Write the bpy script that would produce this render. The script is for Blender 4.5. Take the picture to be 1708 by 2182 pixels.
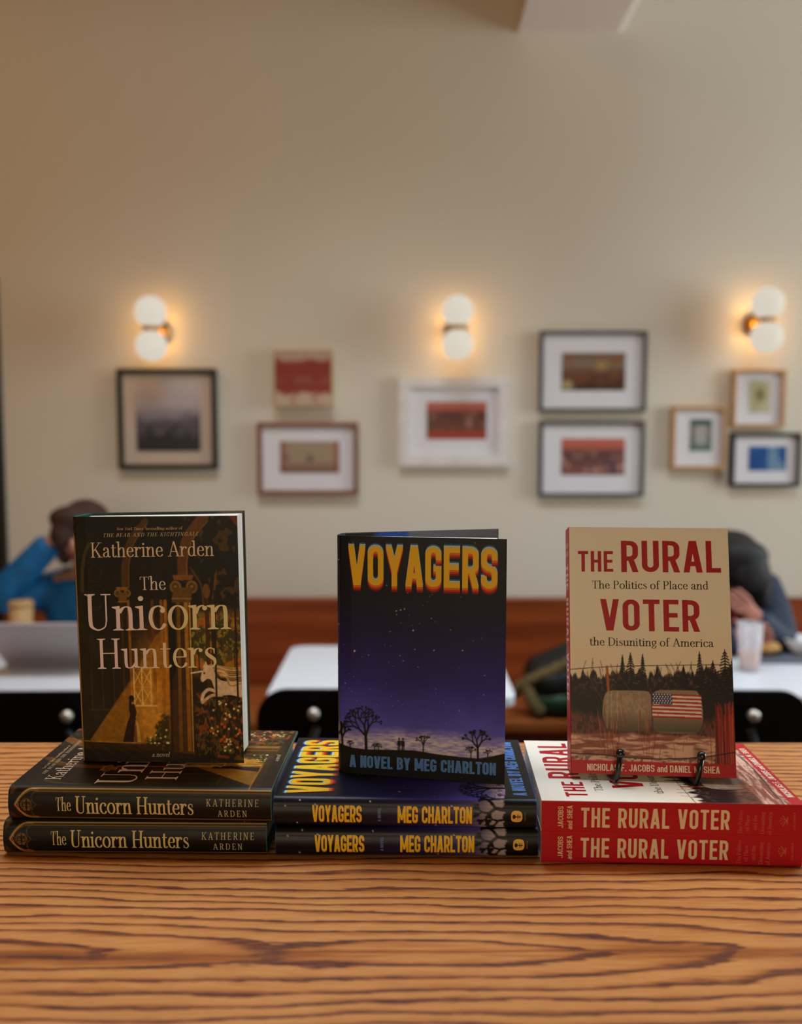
import bpy, bmesh, math, random
import numpy as np
from mathutils import Vector, Matrix

# ------------------------------------------------------------------ camera, exposure, light
for o in list(bpy.data.objects):
    bpy.data.objects.remove(o, do_unlink=True)
S = bpy.context.scene
C = S.collection
ZT = 1.07                 # height of the oak counter top
CAMH = ZT + 0.3742
WALL = 3.55               # distance of the back wall

cd = bpy.data.cameras.new('camera')
cam = bpy.data.objects.new('camera', cd)
C.objects.link(cam)
cam.location = (0, 0, CAMH)
cam.rotation_euler = (math.radians(90 - 4.69), 0, 0)
cd.sensor_fit = 'VERTICAL'
cd.sensor_height = 36
cd.lens = 1820 / 2182 * 36
cd.clip_start = 0.02
cd.dof.use_dof = True
cd.dof.focus_distance = 0.80
cd.dof.aperture_fstop = 3.0
S.camera = cam
S.view_settings.view_transform = 'Standard'
S.view_settings.look = 'None'
S.view_settings.exposure = 0.0
S.view_settings.gamma = 1.0
S.view_settings.use_curve_mapping = False

wd = bpy.data.worlds.new('world')
S.world = wd
wd.use_nodes = True
wd.node_tree.nodes['Background'].inputs[0].default_value = (0.55, 0.62, 0.75, 1)
wd.node_tree.nodes['Background'].inputs[1].default_value = 0.3


def area(name, loc, rot, sx, sy, power, col, spread=180):
    l = bpy.data.lights.new(name, 'AREA')
    l.shape = 'RECTANGLE'
    l.size, l.size_y = sx, sy
    l.energy = power
    l.color = col
    l.spread = math.radians(spread)
    o = bpy.data.objects.new(name, l)
    o.location = loc
    o.rotation_euler = rot
    C.objects.link(o)
    return o


PI = math.pi
# daylight through the tall window in the right wall (just outside the opening)
area('daylight_side_window', (5.14, 1.95, 2.00), (0, math.radians(90), 0), 2.4, 1.9, 152, (0.84, 0.95, 0.98))
# added warm fill behind the camera, lighting the fronts of the books
area('added_front_fill', (-.6, -3.52, 1.9), (math.radians(90), 0, 0), 2.4, 1.8, 48, (1.0, 0.86, 0.56))
# warm ceiling lamps of the room, on the left
area('ceiling_lamp_light', (-2.2, 1.2, 4.0), (0, 0, 0), 0.8, 0.8, 21, (1.0, 0.42, 0.02))
# added fill below the ceiling: lifts lower wall, table tops and flat covers
area('added_overhead_fill', (0.5, 1.7, 4.04), (0, 0, 0), 3.0, 0.8, 62, (0.74, 0.88, 1.0), 95)


# ------------------------------------------------------------------ helpers
def lin(c):
    a = np.asarray(c, float)
    if a.max() > 1.0001:
        a = a / 255.0
    return np.where(a <= 0.04045, a / 12.92, ((a + 0.055) / 1.055) ** 2.4)


def L3(r, g, b):
    return tuple(float(x) for x in lin((r / 255.0, g / 255.0, b / 255.0)))


def tag(o, label=None, cat=None, group=None, kind=None):
    if label: o['label'] = label
    if cat: o['category'] = cat
    if group: o['group'] = group
    if kind: o['kind'] = kind
    return o


def empty(name, loc=(0, 0, 0), rz=0.0, label=None, cat=None, group=None):
    o = bpy.data.objects.new(name, None)
    o.empty_display_size = 0.05
    o.location = loc
    o.rotation_euler = (0, 0, rz)
    C.objects.link(o)
    return tag(o, label, cat, group)


def link(name, me, mat=None, parent=None):
    o = bpy.data.objects.new(name, me)
    C.objects.link(o)
    if mat is not None:
        me.materials.append(mat)
    if parent is not None:
        o.parent = parent
    return o


def copy_tree(o, parent=None):
    c = o.copy()
    C.objects.link(c)
    c.parent = parent
    for ch in o.children:
        copy_tree(ch, c)
    return c


def bm_obj(name, bm, mat, parent=None, smooth=False):
    me = bpy.data.meshes.new(name)
    bmesh.ops.recalc_face_normals(bm, faces=bm.faces)
    bm.to_mesh(me)
    bm.free()
    if smooth:
        for p in me.polygons:
            p.use_smooth = True
    return link(name, me, mat, parent)


def box(bm, x0, x1, y0, y1, z0, z1, bev=0.0, seg=2):
    r = bmesh.ops.create_cube(bm, size=1)
    vs = r['verts']
    for v in vs:
        v.co = Vector(((x0 + x1) / 2 + v.co.x * (x1 - x0), (y0 + y1) / 2 + v.co.y * (y1 - y0), (z0 + z1) / 2 + v.co.z * (z1 - z0)))
    if bev > 0:
        es = list({e for v in vs for e in v.link_edges})
        bmesh.ops.bevel(bm, geom=es, offset=bev, segments=seg, affect='EDGES', profile=0.5)


def cyl(bm, p0, p1, r0, r1=None, n=20, caps=True):
    r1 = r0 if r1 is None else r1
    p0, p1 = Vector(p0), Vector(p1)
    d = (p1 - p0)
    q = Vector((0, 0, 1)).rotation_difference(d.normalized())
    ra, rb = [], []
    for i in range(n):
        a = 2 * PI * i / n
        v = q @ Vector((math.cos(a), math.sin(a), 0))
        ra.append(bm.verts.new(p0 + v * r0))
        rb.append(bm.verts.new(p1 + v * r1))
    for i in range(n):
        j = (i + 1) % n
        bm.faces.new((ra[i], ra[j], rb[j], rb[i]))
    if caps:
        bm.faces.new(ra[::-1])
        bm.faces.new(rb)


def tube(bm, pts, r, n=12):
    """a round wire through the points"""
    pts = [Vector(p) for p in pts]
    rings = []
    up = Vector((0.13, 0.29, 0.95)).normalized()
    for i, p in enumerate(pts):
        t = (pts[min(i + 1, len(pts) - 1)] - pts[max(i - 1, 0)]).normalized()
        a = t.cross(up).normalized()
        b = t.cross(a).normalized()
        rr = r[i] if isinstance(r, (list, tuple)) else r
        rings.append([bm.verts.new(p + (a * math.cos(2 * PI * k / n) + b * math.sin(2 * PI * k / n)) * rr) for k in range(n)])
    for i in range(len(rings) - 1):
        for k in range(n):
            m = (k + 1) % n
            bm.faces.new((rings[i][k], rings[i][m], rings[i + 1][m], rings[i + 1][k]))
    bm.faces.new(rings[0][::-1])
    bm.faces.new(rings[-1])


def lathe(bm, prof, n=40, c=(0, 0, 0)):
    rings = []
    for r, z in prof:
        if r < 1e-6:
            rings.append([bm.verts.new((c[0], c[1], c[2] + z))])
        else:
            rings.append([bm.verts.new((c[0] + r * math.cos(2 * PI * k / n), c[1] + r * math.sin(2 * PI * k / n), c[2] + z)) for k in range(n)])
    for a, b in zip(rings[:-1], rings[1:]):
        for k in range(n):
            m = (k + 1) % n
            if len(a) == 1 and len(b) == 1:
                continue
            if len(a) == 1:
                bm.faces.new((a[0], b[m], b[k]))
            elif len(b) == 1:
                bm.faces.new((a[k], a[m], b[0]))
            else:
                bm.faces.new((a[k], a[m], b[m], b[k]))


def sphere(bm, c, rx, ry=None, rz=None, u=28, v=18):
    ry = rx if ry is None else ry
    rz = rx if rz is None else rz
    r = bmesh.ops.create_uvsphere(bm, u_segments=u, v_segments=v, radius=1)
    for w in r['verts']:
        w.co = Vector((c[0] + w.co.x * rx, c[1] + w.co.y * ry, c[2] + w.co.z * rz))


def slab_outline(bm, pts, z0, z1, bev=0.0):
    """prism over a closed outline (list of xy), vertical extrusion"""
    a = [bm.verts.new((x, y, z0)) for x, y in pts]
    b = [bm.verts.new((x, y, z1)) for x, y in pts]
    n = len(pts)
    sides = []
    for i in range(n):
        j = (i + 1) % n
        sides.append(bm.faces.new((a[i], a[j], b[j], b[i])))
    bot = bm.faces.new(a[::-1])
    top = bm.faces.new(b)
    if bev > 0:
        es = list(top.edges) + list(bot.edges)
        bmesh.ops.bevel(bm, geom=es, offset=bev, segments=3, affect='EDGES', profile=0.5)


def rrect(x0, x1, y0, y1, r, n=8):
    rs = r if isinstance(r, (list, tuple)) else [r] * 4
    out = []
    for (cx, cy, a0, q) in ((x1, y0, -90, rs[0]), (x1, y1, 0, rs[1]), (x0, y1, 90, rs[2]), (x0, y0, 180, rs[3])):
        sx = -1 if cx == x1 else 1
        sy = -1 if cy == y1 else 1
        for k in range(n + 1):
            a = math.radians(a0 + 90 * k / n)
            out.append((cx + sx * q + q * math.cos(a), cy + sy * q + q * math.sin(a)))
    return out


# ------------------------------------------------------------------ materials
def mat(name, col=(0.5, 0.5, 0.5), rough=0.5, metal=0.0, spec=0.5, coat=0.0, var=0.0, vscale=8.0, bump=0.0, bscale=60.0, emit=None, es=0.0, trans=0.0, ior=1.45):
    m = bpy.data.materials.new(name)
    m.use_nodes = True
    nt = m.node_tree
    b = nt.nodes['Principled BSDF']
    b.inputs['Base Color'].default_value = (*col, 1)
    b.inputs['Roughness'].default_value = rough
    b.inputs['Metallic'].default_value = metal
    b.inputs['Specular IOR Level'].default_value = spec
    b.inputs['Coat Weight'].default_value = coat
    b.inputs['Coat Roughness'].default_value = 0.12
    b.inputs['Transmission Weight'].default_value = trans
    b.inputs['IOR'].default_value = ior
    if emit:
        b.inputs['Emission Color'].default_value = (*emit, 1)
        b.inputs['Emission Strength'].default_value = es
    tc = nt.nodes.new('ShaderNodeTexCoord')
    if var > 0:
        n = nt.nodes.new('ShaderNodeTexNoise')
        n.inputs['Scale'].default_value = vscale
        n.inputs['Detail'].default_value = 5
        nt.links.new(tc.outputs['Object'], n.inputs['Vector'])
        r = nt.nodes.new('ShaderNodeValToRGB')
        r.color_ramp.elements[0].position = 0.3
        r.color_ramp.elements[1].position = 0.7
        r.color_ramp.elements[0].color = (*[max(0, c * (1 - var)) for c in col], 1)
        r.color_ramp.elements[1].color = (*[min(1, c * (1 + var)) for c in col], 1)
        nt.links.new(n.outputs['Fac'], r.inputs['Fac'])
        nt.links.new(r.outputs['Color'], b.inputs['Base Color'])
    if bump > 0:
        n2 = nt.nodes.new('ShaderNodeTexNoise')
        n2.inputs['Scale'].default_value = bscale
        n2.inputs['Detail'].default_value = 4
        nt.links.new(tc.outputs['Object'], n2.inputs['Vector'])
        bp = nt.nodes.new('ShaderNodeBump')
        bp.inputs['Strength'].default_value = bump
        bp.inputs['Distance'].default_value = 0.01
        nt.links.new(n2.outputs['Fac'], bp.inputs['Height'])
        nt.links.new(bp.outputs['Normal'], b.inputs['Normal'])
    return m


def print_mat(name, rough=0.35, coat=0.0, spec=0.5):
    """printed paper: the ink colours are stored on the mesh, faint paper tooth in the gloss"""
    m = bpy.data.materials.new(name)
    m.use_nodes = True
    nt = m.node_tree
    b = nt.nodes['Principled BSDF']
    b.inputs['Roughness'].default_value = rough
    b.inputs['Coat Weight'].default_value = coat
    b.inputs['Coat Roughness'].default_value = 0.18
    b.inputs['Specular IOR Level'].default_value = spec
    a = nt.nodes.new('ShaderNodeAttribute')
    a.attribute_name = 'Col'
    nt.links.new(a.outputs['Color'], b.inputs['Base Color'])
    n = nt.nodes.new('ShaderNodeTexNoise')
    n.inputs['Scale'].default_value = 90
    tc = nt.nodes.new('ShaderNodeTexCoord')
    nt.links.new(tc.outputs['Object'], n.inputs['Vector'])
    mr = nt.nodes.new('ShaderNodeMapRange')
    mr.inputs['To Min'].default_value = rough - 0.04
    mr.inputs['To Max'].default_value = rough + 0.06
    nt.links.new(n.outputs['Fac'], mr.inputs['Value'])
    nt.links.new(mr.outputs['Result'], b.inputs['Roughness'])
    return m


def wood_planks(name, c0, c1, c2, along='X', scale=1.0, rough=0.4, spec=0.5):
    m = bpy.data.materials.new(name)
    m.use_nodes = True
    nt = m.node_tree
    b = nt.nodes['Principled BSDF']
    b.inputs['Roughness'].default_value = rough
    b.inputs['Specular IOR Level'].default_value = spec
    tc = nt.nodes.new('ShaderNodeTexCoord')
    mp = nt.nodes.new('ShaderNodeMapping')
    s = {'X': (1.2, 22, 22), 'Y': (22, 1.2, 22), 'Z': (22, 22, 1.2)}[along]
    mp.inputs['Scale'].default_value = tuple(v * scale for v in s)
    nt.links.new(tc.outputs['Object'], mp.inputs['Vector'])
    n = nt.nodes.new('ShaderNodeTexNoise')
    n.inputs['Scale'].default_value = 1.0
    n.inputs['Detail'].default_value = 6
    n.inputs['Roughness'].default_value = 0.6
    nt.links.new(mp.outputs['Vector'], n.inputs['Vector'])
    r = nt.nodes.new('ShaderNodeValToRGB')
    e = r.color_ramp.elements
    e[0].position, e[0].color = 0.3, (*c0, 1)
    e[1].position, e[1].color = 0.72, (*c2, 1)
    k = e.new(0.5)
    k.color = (*c1, 1)
    nt.links.new(n.outputs['Fac'], r.inputs['Fac'])
    nt.links.new(r.outputs['Color'], b.inputs['Base Color'])
    return m


def oak_counter():
    """plain-sawn oak: growth rings of a slightly tilted log cut by the board face, plus pores"""
    m = bpy.data.materials.new('oak_counter')
    m.use_nodes = True
    nt = m.node_tree
    N = nt.nodes.new
    b = nt.nodes['Principled BSDF']
    b.inputs['Specular IOR Level'].default_value = 0.32
    tc = N('ShaderNodeTexCoord')
    sep = N('ShaderNodeSeparateXYZ')
    nt.links.new(tc.outputs['Object'], sep.inputs[0])

    def math_(op, a, b_=None, c_=None):
        n = N('ShaderNodeMath')
        n.operation = op
        for i, v in enumerate((a, b_, c_)):
            if v is None: continue
            if isinstance(v, (int, float)): n.inputs[i].default_value = v
            else: nt.links.new(v, n.inputs[i])
        return n.outputs[0]

    def noise(sx, sy, det=4, rough=0.55, off=0.0):
        mp = N('ShaderNodeMapping')
        mp.inputs['Scale'].default_value = (sx, sy, 1)
        mp.inputs['Location'].default_value = (off, off * 0.7, off * 0.3)
        nt.links.new(tc.outputs['Object'], mp.inputs['Vector'])
        n = N('ShaderNodeTexNoise')
        n.inputs['Scale'].default_value = 1.0
        n.inputs['Detail'].default_value = det
        n.inputs['Roughness'].default_value = rough
        nt.links.new(mp.outputs['Vector'], n.inputs['Vector'])
        return n.outputs['Fac']
    x, y = sep.outputs['X'], sep.outputs['Y']
    warp = noise(2.2, 9.0, 3, 0.5, 3.1)
    warp2 = noise(5.0, 34.0, 4, 0.62, 1.3)
    yy = math_('ADD', math_('SUBTRACT', y, 0.598), math_('MULTIPLY', math_('SUBTRACT', warp, 0.5), 0.045))
    dep = math_('ADD', math_('MULTIPLY', x, 0.045), 0.020)
    dep = math_('ADD', dep, math_('MULTIPLY', math_('SUBTRACT', noise(3.2, 4.0, 2, 0.5, 7.7), 0.5), 0.055))
    r2 = math_('ADD', math_('MULTIPLY', yy, yy), math_('MULTIPLY', dep, dep))
    rr = math_('SQRT', r2)
    rr = math_('ADD', rr, math_('MULTIPLY', math_('SUBTRACT', warp2, 0.5), 0.016))
    ph = math_('FRACT', math_('ADD', math_('MULTIPLY', rr, 84.0), math_('MULTIPLY', math_('SUBTRACT', noise(40.0, 500.0, 3, 0.7, 6.1), 0.5), 0.30)))
    # early wood: dark band rising slowly and ending sharply
    band = N('ShaderNodeValToRGB')
    e = band.color_ramp.elements
    e[0].position, e[0].color = 0.0, (0, 0, 0, 1)
    e[1].position, e[1].color = 1.0, (0.0, 0.0, 0.0, 1)
    for p_, v_ in ((0.45, 0.02), (0.66, 0.22), (0.80, 0.95), (0.93, 1.0), (0.965, 0.08)):
        k = e.new(p_)
        k.color = (v_, v_, v_, 1)
    nt.links.new(ph, band.inputs['Fac'])
    pores = noise(34.0, 1100.0, 4, 0.7, 4.4)
    pr = N('ShaderNodeMapRange')
    pr.inputs['From Min'].default_value = 0.38
    pr.inputs['From Max'].default_value = 0.62
    nt.links.new(pores, pr.inputs['Value'])
    big = noise(1.6, 5.0, 2, 0.5, 9.2)
    bb = math_('MULTIPLY', band.outputs['Color'], math_('ADD', math_('MULTIPLY', pr.outputs['Result'], 0.55), 0.45))
    bb = math_('MULTIPLY', bb, math_('ADD', math_('MULTIPLY', big, 1.2), 0.35))
    bb = math_('ADD', bb, math_('MULTIPLY', pr.outputs['Result'], 0.17))
    by = math_('ADD', math_('SUBTRACT', y, 0.597), math_('MULTIPLY', math_('SUBTRACT', noise(2.6, 6.0, 3, 0.55, 12.3), 0.5), 0.05))
    bell = math_('MULTIPLY', math_('MULTIPLY', by, by), -14000.0)
    bell = math_('POWER', 2.718, bell)
    br = N('ShaderNodeMapRange')
    br.inputs['From Min'].default_value = 0.40
    br.inputs['From Max'].default_value = 0.56
    nt.links.new(noise(3.0, 60.0, 4, 0.65, 15.1), br.inputs['Value'])
    patch = math_('MULTIPLY', math_('MULTIPLY', bell, br.outputs['Result']), 0.75)
    bb = math_('MAXIMUM', bb, math_('MULTIPLY', patch, math_('ADD', math_('MULTIPLY', pr.outputs['Result'], 0.4), 0.65)))
    mix = N('ShaderNodeValToRGB')
    e = mix.color_ramp.elements
    e[0].position, e[0].color = 0.0, (*L3(214, 150, 88), 1)
    e[1].position, e[1].color = 0.85, (*L3(82, 30, 4), 1)
    k = e.new(0.3)
    k.color = (*L3(172, 100, 42), 1)
    nt.links.new(bb, mix.inputs['Fac'])
    hv = N('ShaderNodeMix')
    hv.data_type = 'RGBA'
    hv.blend_type = 'MULTIPLY'
    hv.inputs[0].default_value = 0.6
    nt.links.new(mix.outputs['Color'], hv.inputs[6])
    tn = N('ShaderNodeValToRGB')
    tn.color_ramp.elements[0].position, tn.color_ramp.elements[0].color = 0.3, (0.78, 0.70, 0.62, 1)
    tn.color_ramp.elements[1].position, tn.color_ramp.elements[1].color = 0.7, (1, 1, 1, 1)
    nt.links.new(noise(4.0, 14.0, 3, 0.5, 2.2), tn.inputs['Fac'])
    nt.links.new(tn.outputs['Color'], hv.inputs[7])
    nt.links.new(hv.outputs[2], b.inputs['Base Color'])
    rg = N('ShaderNodeMapRange')
    rg.inputs['To Min'].default_value = 0.34
    rg.inputs['To Max'].default_value = 0.55
    nt.links.new(bb, rg.inputs['Value'])
    nt.links.new(rg.outputs['Result'], b.inputs['Roughness'])
    bp = N('ShaderNodeBump')
    bp.inputs['Strength'].default_value = 0.25
    bp.inputs['Distance'].default_value = 0.0006
    bp.invert = True
    nt.links.new(bb, bp.inputs['Height'])
    nt.links.new(bp.outputs['Normal'], b.inputs['Normal'])
    return m


M = {}
M['wall'] = mat('cream_plaster', L3(226, 216, 199), 0.85, spec=0.2, var=0.02, vscale=1.3, bump=0.06, bscale=35)
M['ceiling'] = mat('ceiling_paint', L3(222, 212, 196), 0.9, spec=0.2, var=0.02, vscale=2)
M['beam'] = mat('beam_paint', L3(240, 228, 220), 0.9, spec=0.2, var=0.02, vscale=2)
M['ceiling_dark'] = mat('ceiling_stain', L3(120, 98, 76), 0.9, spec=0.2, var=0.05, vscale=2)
M['brick'] = mat('brown_side_wall', L3(128, 92, 62), 0.9, spec=0.2, var=0.15, vscale=6)
M['floor'] = wood_planks('floor_boards', L3(52, 28, 14), L3(80, 46, 24), L3(104, 64, 36), 'X', 0.6, 0.45)
M['oak'] = oak_counter()
M['bench'] = wood_planks('bench_wood', L3(104, 40, 14), L3(146, 66, 26), L3(176, 88, 40), 'X', 0.7, 0.38)
M['bench_seat'] = wood_planks('bench_seat_wood', L3(120, 56, 20), L3(150, 78, 30), L3(176, 98, 46), 'X', 0.7, 0.4)
M['door'] = wood_planks('dark_door_wood', L3(16, 9, 6), L3(24, 14, 9), L3(34, 20, 12), 'Z', 1, 0.5)
M['trimw'] = mat('window_paint', L3(225, 222, 214), 0.5, var=0.02)
M['white_top'] = mat('white_laminate', L3(222, 223, 228), 0.3, var=0.015, vscale=3)
M['black_metal'] = mat('black_metal', L3(16, 16, 17), 0.42, var=0.1)
M['black_ply'] = mat('black_stained_ply', L3(9, 9, 9), 0.55, spec=0.3, var=0.15, vscale=30)
M['bolt'] = mat('steel_bolt', L3(205, 195, 180), 0.3, metal=0.6, var=0.05)
M['wire'] = mat('black_enamel_wire', L3(14, 14, 14), 0.3, var=0.1, coat=0.4)
M['page'] = None
M['alu'] = mat('grey_aluminium', L3(176, 166, 168), 0.5, metal=0.15, var=0.03)
M['alu_dark'] = mat('dark_lid_mark', L3(70, 66, 70), 0.4, var=0.03)
M['keys'] = mat('black_keys', L3(20, 20, 22), 0.6, var=0.05)
M['brass'] = mat('brass', L3(196, 142, 70), 0.35, metal=0.9, var=0.05)
M['globe'] = mat('lit_opal_glass', (.12, .11, .09), 0.5, emit=(0.64, 0.59, 0.50), es=1.0, var=0.01, spec=.2)


def page_mat():
    m = bpy.data.materials.new('page_edges')
    m.use_nodes = True
    nt = m.node_tree
    b = nt.nodes['Principled BSDF']
    b.inputs['Roughness'].default_value = 0.8
    tc = nt.nodes.new('ShaderNodeTexCoord')
    mp = nt.nodes.new('ShaderNodeMapping')
    mp.inputs['Scale'].default_value = (4, 4, 2600)
    nt.links.new(tc.outputs['Object'], mp.inputs['Vector'])
    n = nt.nodes.new('ShaderNodeTexNoise')
    n.inputs['Scale'].default_value = 1
    nt.links.new(mp.outputs['Vector'], n.inputs['Vector'])
    r = nt.nodes.new('ShaderNodeValToRGB')
    r.color_ramp.elements[0].position, r.color_ramp.elements[0].color = 0.3, (*L3(214, 208, 196), 1)
    r.color_ramp.elements[1].position, r.color_ramp.elements[1].color = 0.7, (*L3(242, 240, 234), 1)
    nt.links.new(n.outputs['Fac'], r.inputs['Fac'])
    nt.links.new(r.outputs['Color'], b.inputs['Base Color'])
    return m


M['page'] = page_mat()

# ------------------------------------------------------------------ lettering: pen strokes -> small polygons
def fillet(pts, closed=False, n=7):
    """polyline whose corners (x, y, radius) are rounded"""
    P = [(p[0], p[1], p[2] if len(p) > 2 else 0.0) for p in pts]
    out = []
    k = len(P)
    for i, (x, y, r) in enumerate(P):
        if r <= 0 or (not closed and i in (0, k - 1)):
            out.append((x, y))
            continue
        a = np.array(P[i - 1][:2]); c = np.array((x, y)); d = np.array(P[(i + 1) % k][:2])
        u = a - c; w = d - c
        lu, lw = np.linalg.norm(u), np.linalg.norm(w)
        rr = min(r, lu * 0.5 if (P[i - 1][2] if len(P[i - 1]) > 2 else 0) > 0 else lu, lw * 0.5 if P[(i + 1) % k][2] > 0 else lw)
        u /= lu; w /= lw
        ctr = c + (u + w) * rr
        for j in range(n + 1):
            t = j / n * PI / 2
            q = ctr - w * rr * math.cos(t) - u * rr * math.sin(t)
            out.append((float(q[0]), float(q[1])))
    if closed:
        out.append(out[0])
    return out


def smooth(pts, n=7):
    P = [np.array(p, float) for p in pts]
    P = [2 * P[0] - P[1]] + P + [2 * P[-1] - P[-2]]
    out = []
    for i in range(1, len(P) - 2):
        a, b, c, d = P[i - 1:i + 3]
        for j in range(n):
            t = j / n
            q = 0.5 * (2 * b + (c - a) * t + (2 * a - 5 * b + 4 * c - d) * t * t + (3 * b - a - 3 * c + d) * t ** 3)
            out.append(tuple(float(v) for v in q))
    out.append(tuple(float(v) for v in P[-2]))
    return out


def ribbon(pts, wfun):
    """quads along a polyline; wfun(i, direction) -> full width"""
    P = [np.array(p, float) for p in pts]
    P = [p for i, p in enumerate(P) if i == 0 or np.linalg.norm(p - P[i - 1]) > 1e-6]
    k = len(P)
    closed = np.linalg.norm(P[0] - P[-1]) < 1e-6
    A, B = [], []
    for i in range(k):
        if closed:
            d0 = P[i] - P[i - 1] if i > 0 else P[0] - P[-2]
            d1 = P[i + 1] - P[i] if i < k - 1 else P[1] - P[0]
        else:
            d0 = P[i] - P[i - 1] if i > 0 else P[1] - P[0]
            d1 = P[i + 1] - P[i] if i < k - 1 else P[-1] - P[-2]
        d0 = d0 / np.linalg.norm(d0); d1 = d1 / np.linalg.norm(d1)
        t = d0 + d1
        t = t / max(np.linalg.norm(t), 1e-6)
        nrm = np.array((-t[1], t[0]))
        cs = max(0.5, float(nrm @ np.array((-d0[1], d0[0]))))
        w = wfun(i, t) / 2 / cs
        A.append(P[i] + nrm * w); B.append(P[i] - nrm * w)
    return [[tuple(A[i]), tuple(B[i]), tuple(B[i + 1]), tuple(A[i + 1])] for i in range(k - 1)]


def glyph_sans(ch, s=0.15, W=None):
    """condensed grotesque: returns polygons, advance; cap height 1"""
    w = {'I': s, 'M': 0.66, 'W': 0.75, 'J': 0.42, 'L': 0.40, 'E': 0.42, 'F': 0.41, 'T': 0.46, 'A': 0.52, 'V': 0.52, 'Y': 0.50, '.': s, 'a': 0.40, 'n': 0.41, 'd': 0.42, ' ': 0.22}.get(ch, 0.47)
    w = W * (1.1 if ch in 'AVY' else 1) if (W and ch not in 'I. Mand') else w
    if s > 0.18 and ch not in 'I. ': w = w * 0.98
    l, r, b, t = s / 2, w - s / 2, s / 2, 1 - s / 2
    hs = s * 0.92
    c = w / 2
    R = min((r - l) / 2, 0.24)
    Q = []
    def st(pts, closed=False, fac=1.0):
        Q.extend(ribbon(fillet(pts, closed), lambda i, d: s * (abs(d[1]) + (1 - abs(d[1])) * 0.9) * fac))
    def dg(x0, y0, x1, y1, hw=None):
        h = (hw or s * 1.06) / 2
        Q.append([(x0 - h, y0), (x0 + h, y0), (x1 + h, y1), (x1 - h, y1)])
    def bar(x0, x1, y):
        Q.append([(x0, y - hs / 2), (x1, y - hs / 2), (x1, y + hs / 2), (x0, y + hs / 2)])
    def stem(x, y0=0, y1=1):
        Q.append([(x - s / 2, y0), (x + s / 2, y0), (x + s / 2, y1), (x - s / 2, y1)])
    m = 0.51
    if ch == 'A':
        dg(s * .53, 0, c - s * .12, 1); dg(w - s * .53, 0, c + s * .12, 1); bar(l + .08, r - .08, 0.27)
    elif ch == 'B':
        stem(l); st([(l, t), (r - .02, t, R), (r - .02, m, R), (l, m)]); st([(l, m), (r, m, R), (r, b, R), (l, b)])
    elif ch == 'C':
        st([(r, .66), (r, t, R), (l, t, R), (l, b, R), (r, b, R), (r, .34)])
    elif ch == 'D':
        stem(l); st([(l, t), (r, t, R), (r, b, R), (l, b)])
    elif ch == 'E':
        stem(l); bar(l, w, 1 - hs / 2); bar(l, w - .03, m); bar(l, w, hs / 2)
    elif ch == 'F':
        stem(l); bar(l, w, 1 - hs / 2); bar(l, w - .03, m - .02)
    elif ch == 'G':
        st([(r, .68), (r, t, R), (l, t, R), (l, b, R), (r, b, R), (r, .50)]); bar(c, w, .46)
    elif ch == 'H':
        stem(l); stem(r); bar(l, r, m)
    elif ch == 'I':
        stem(c)
    elif ch == 'J':
        st([(r, 1), (r, b, R), (l * .8, b, R), (l * .8, .28)])
    elif ch == 'K':
        stem(l); dg(l + .05, .36, r, 1); dg(r, 0, l + .16, .56)
    elif ch == 'L':
        stem(l); bar(l, w, hs / 2)
    elif ch == 'M':
        stem(l); stem(r); dg(l, 1, c, .18, s * .95); dg(r, 1, c, .18, s * .95)
    elif ch == 'N':
        stem(l, 0, 1); stem(r, 0, 1); dg(l, 1, r, 0, s * .95)
    elif ch == 'O':
        st([(l, t, R), (l, b, R), (r, b, R), (r, t, R)], True)
    elif ch in 'PR':
        stem(l); st([(l, t), (r, t, R), (r, .43, R), (l, .43)])
        if ch == 'R': dg(w - s * .5, 0, c + .02, .45)
    elif ch == 'S':
        st([(r, .70), (r, t, R), (l, t, R), (l, .53, R * .9), (r, .47, R * .9), (r, b, R), (l, b, R), (l, .30)])
    elif ch == 'T':
        stem(c); bar(0, w, 1 - hs / 2)
    elif ch == 'U':
        st([(l, 1), (l, b, R), (r, b, R), (r, 1)])
    elif ch == 'V':
        dg(s * .53, 1, c - s * .1, 0); dg(w - s * .53, 1, c + s * .1, 0)
    elif ch == 'Y':
        dg(s * .53, 1, c, .40); dg(w - s * .53, 1, c, .40); stem(c, 0, .44)
    elif ch == '.':
        stem(c, 0, s * 1.05)
    elif ch == 'a':
        x = .70 - hs / 2
        st([(l + .02, x), (r, x, R), (r, 0)]); st([(r, .41), (l, .41, R * .8), (l, b, R * .8), (r, b)])
    elif ch == 'n':
        stem(l, 0, .70); st([(l, .70 - hs / 2), (r, .70 - hs / 2, R), (r, 0)])
    elif ch == 'd':
        stem(r); st([(r, .70 - hs / 2), (l, .70 - hs / 2, R), (l, b, R), (r, b)])
    return Q, w


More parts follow.
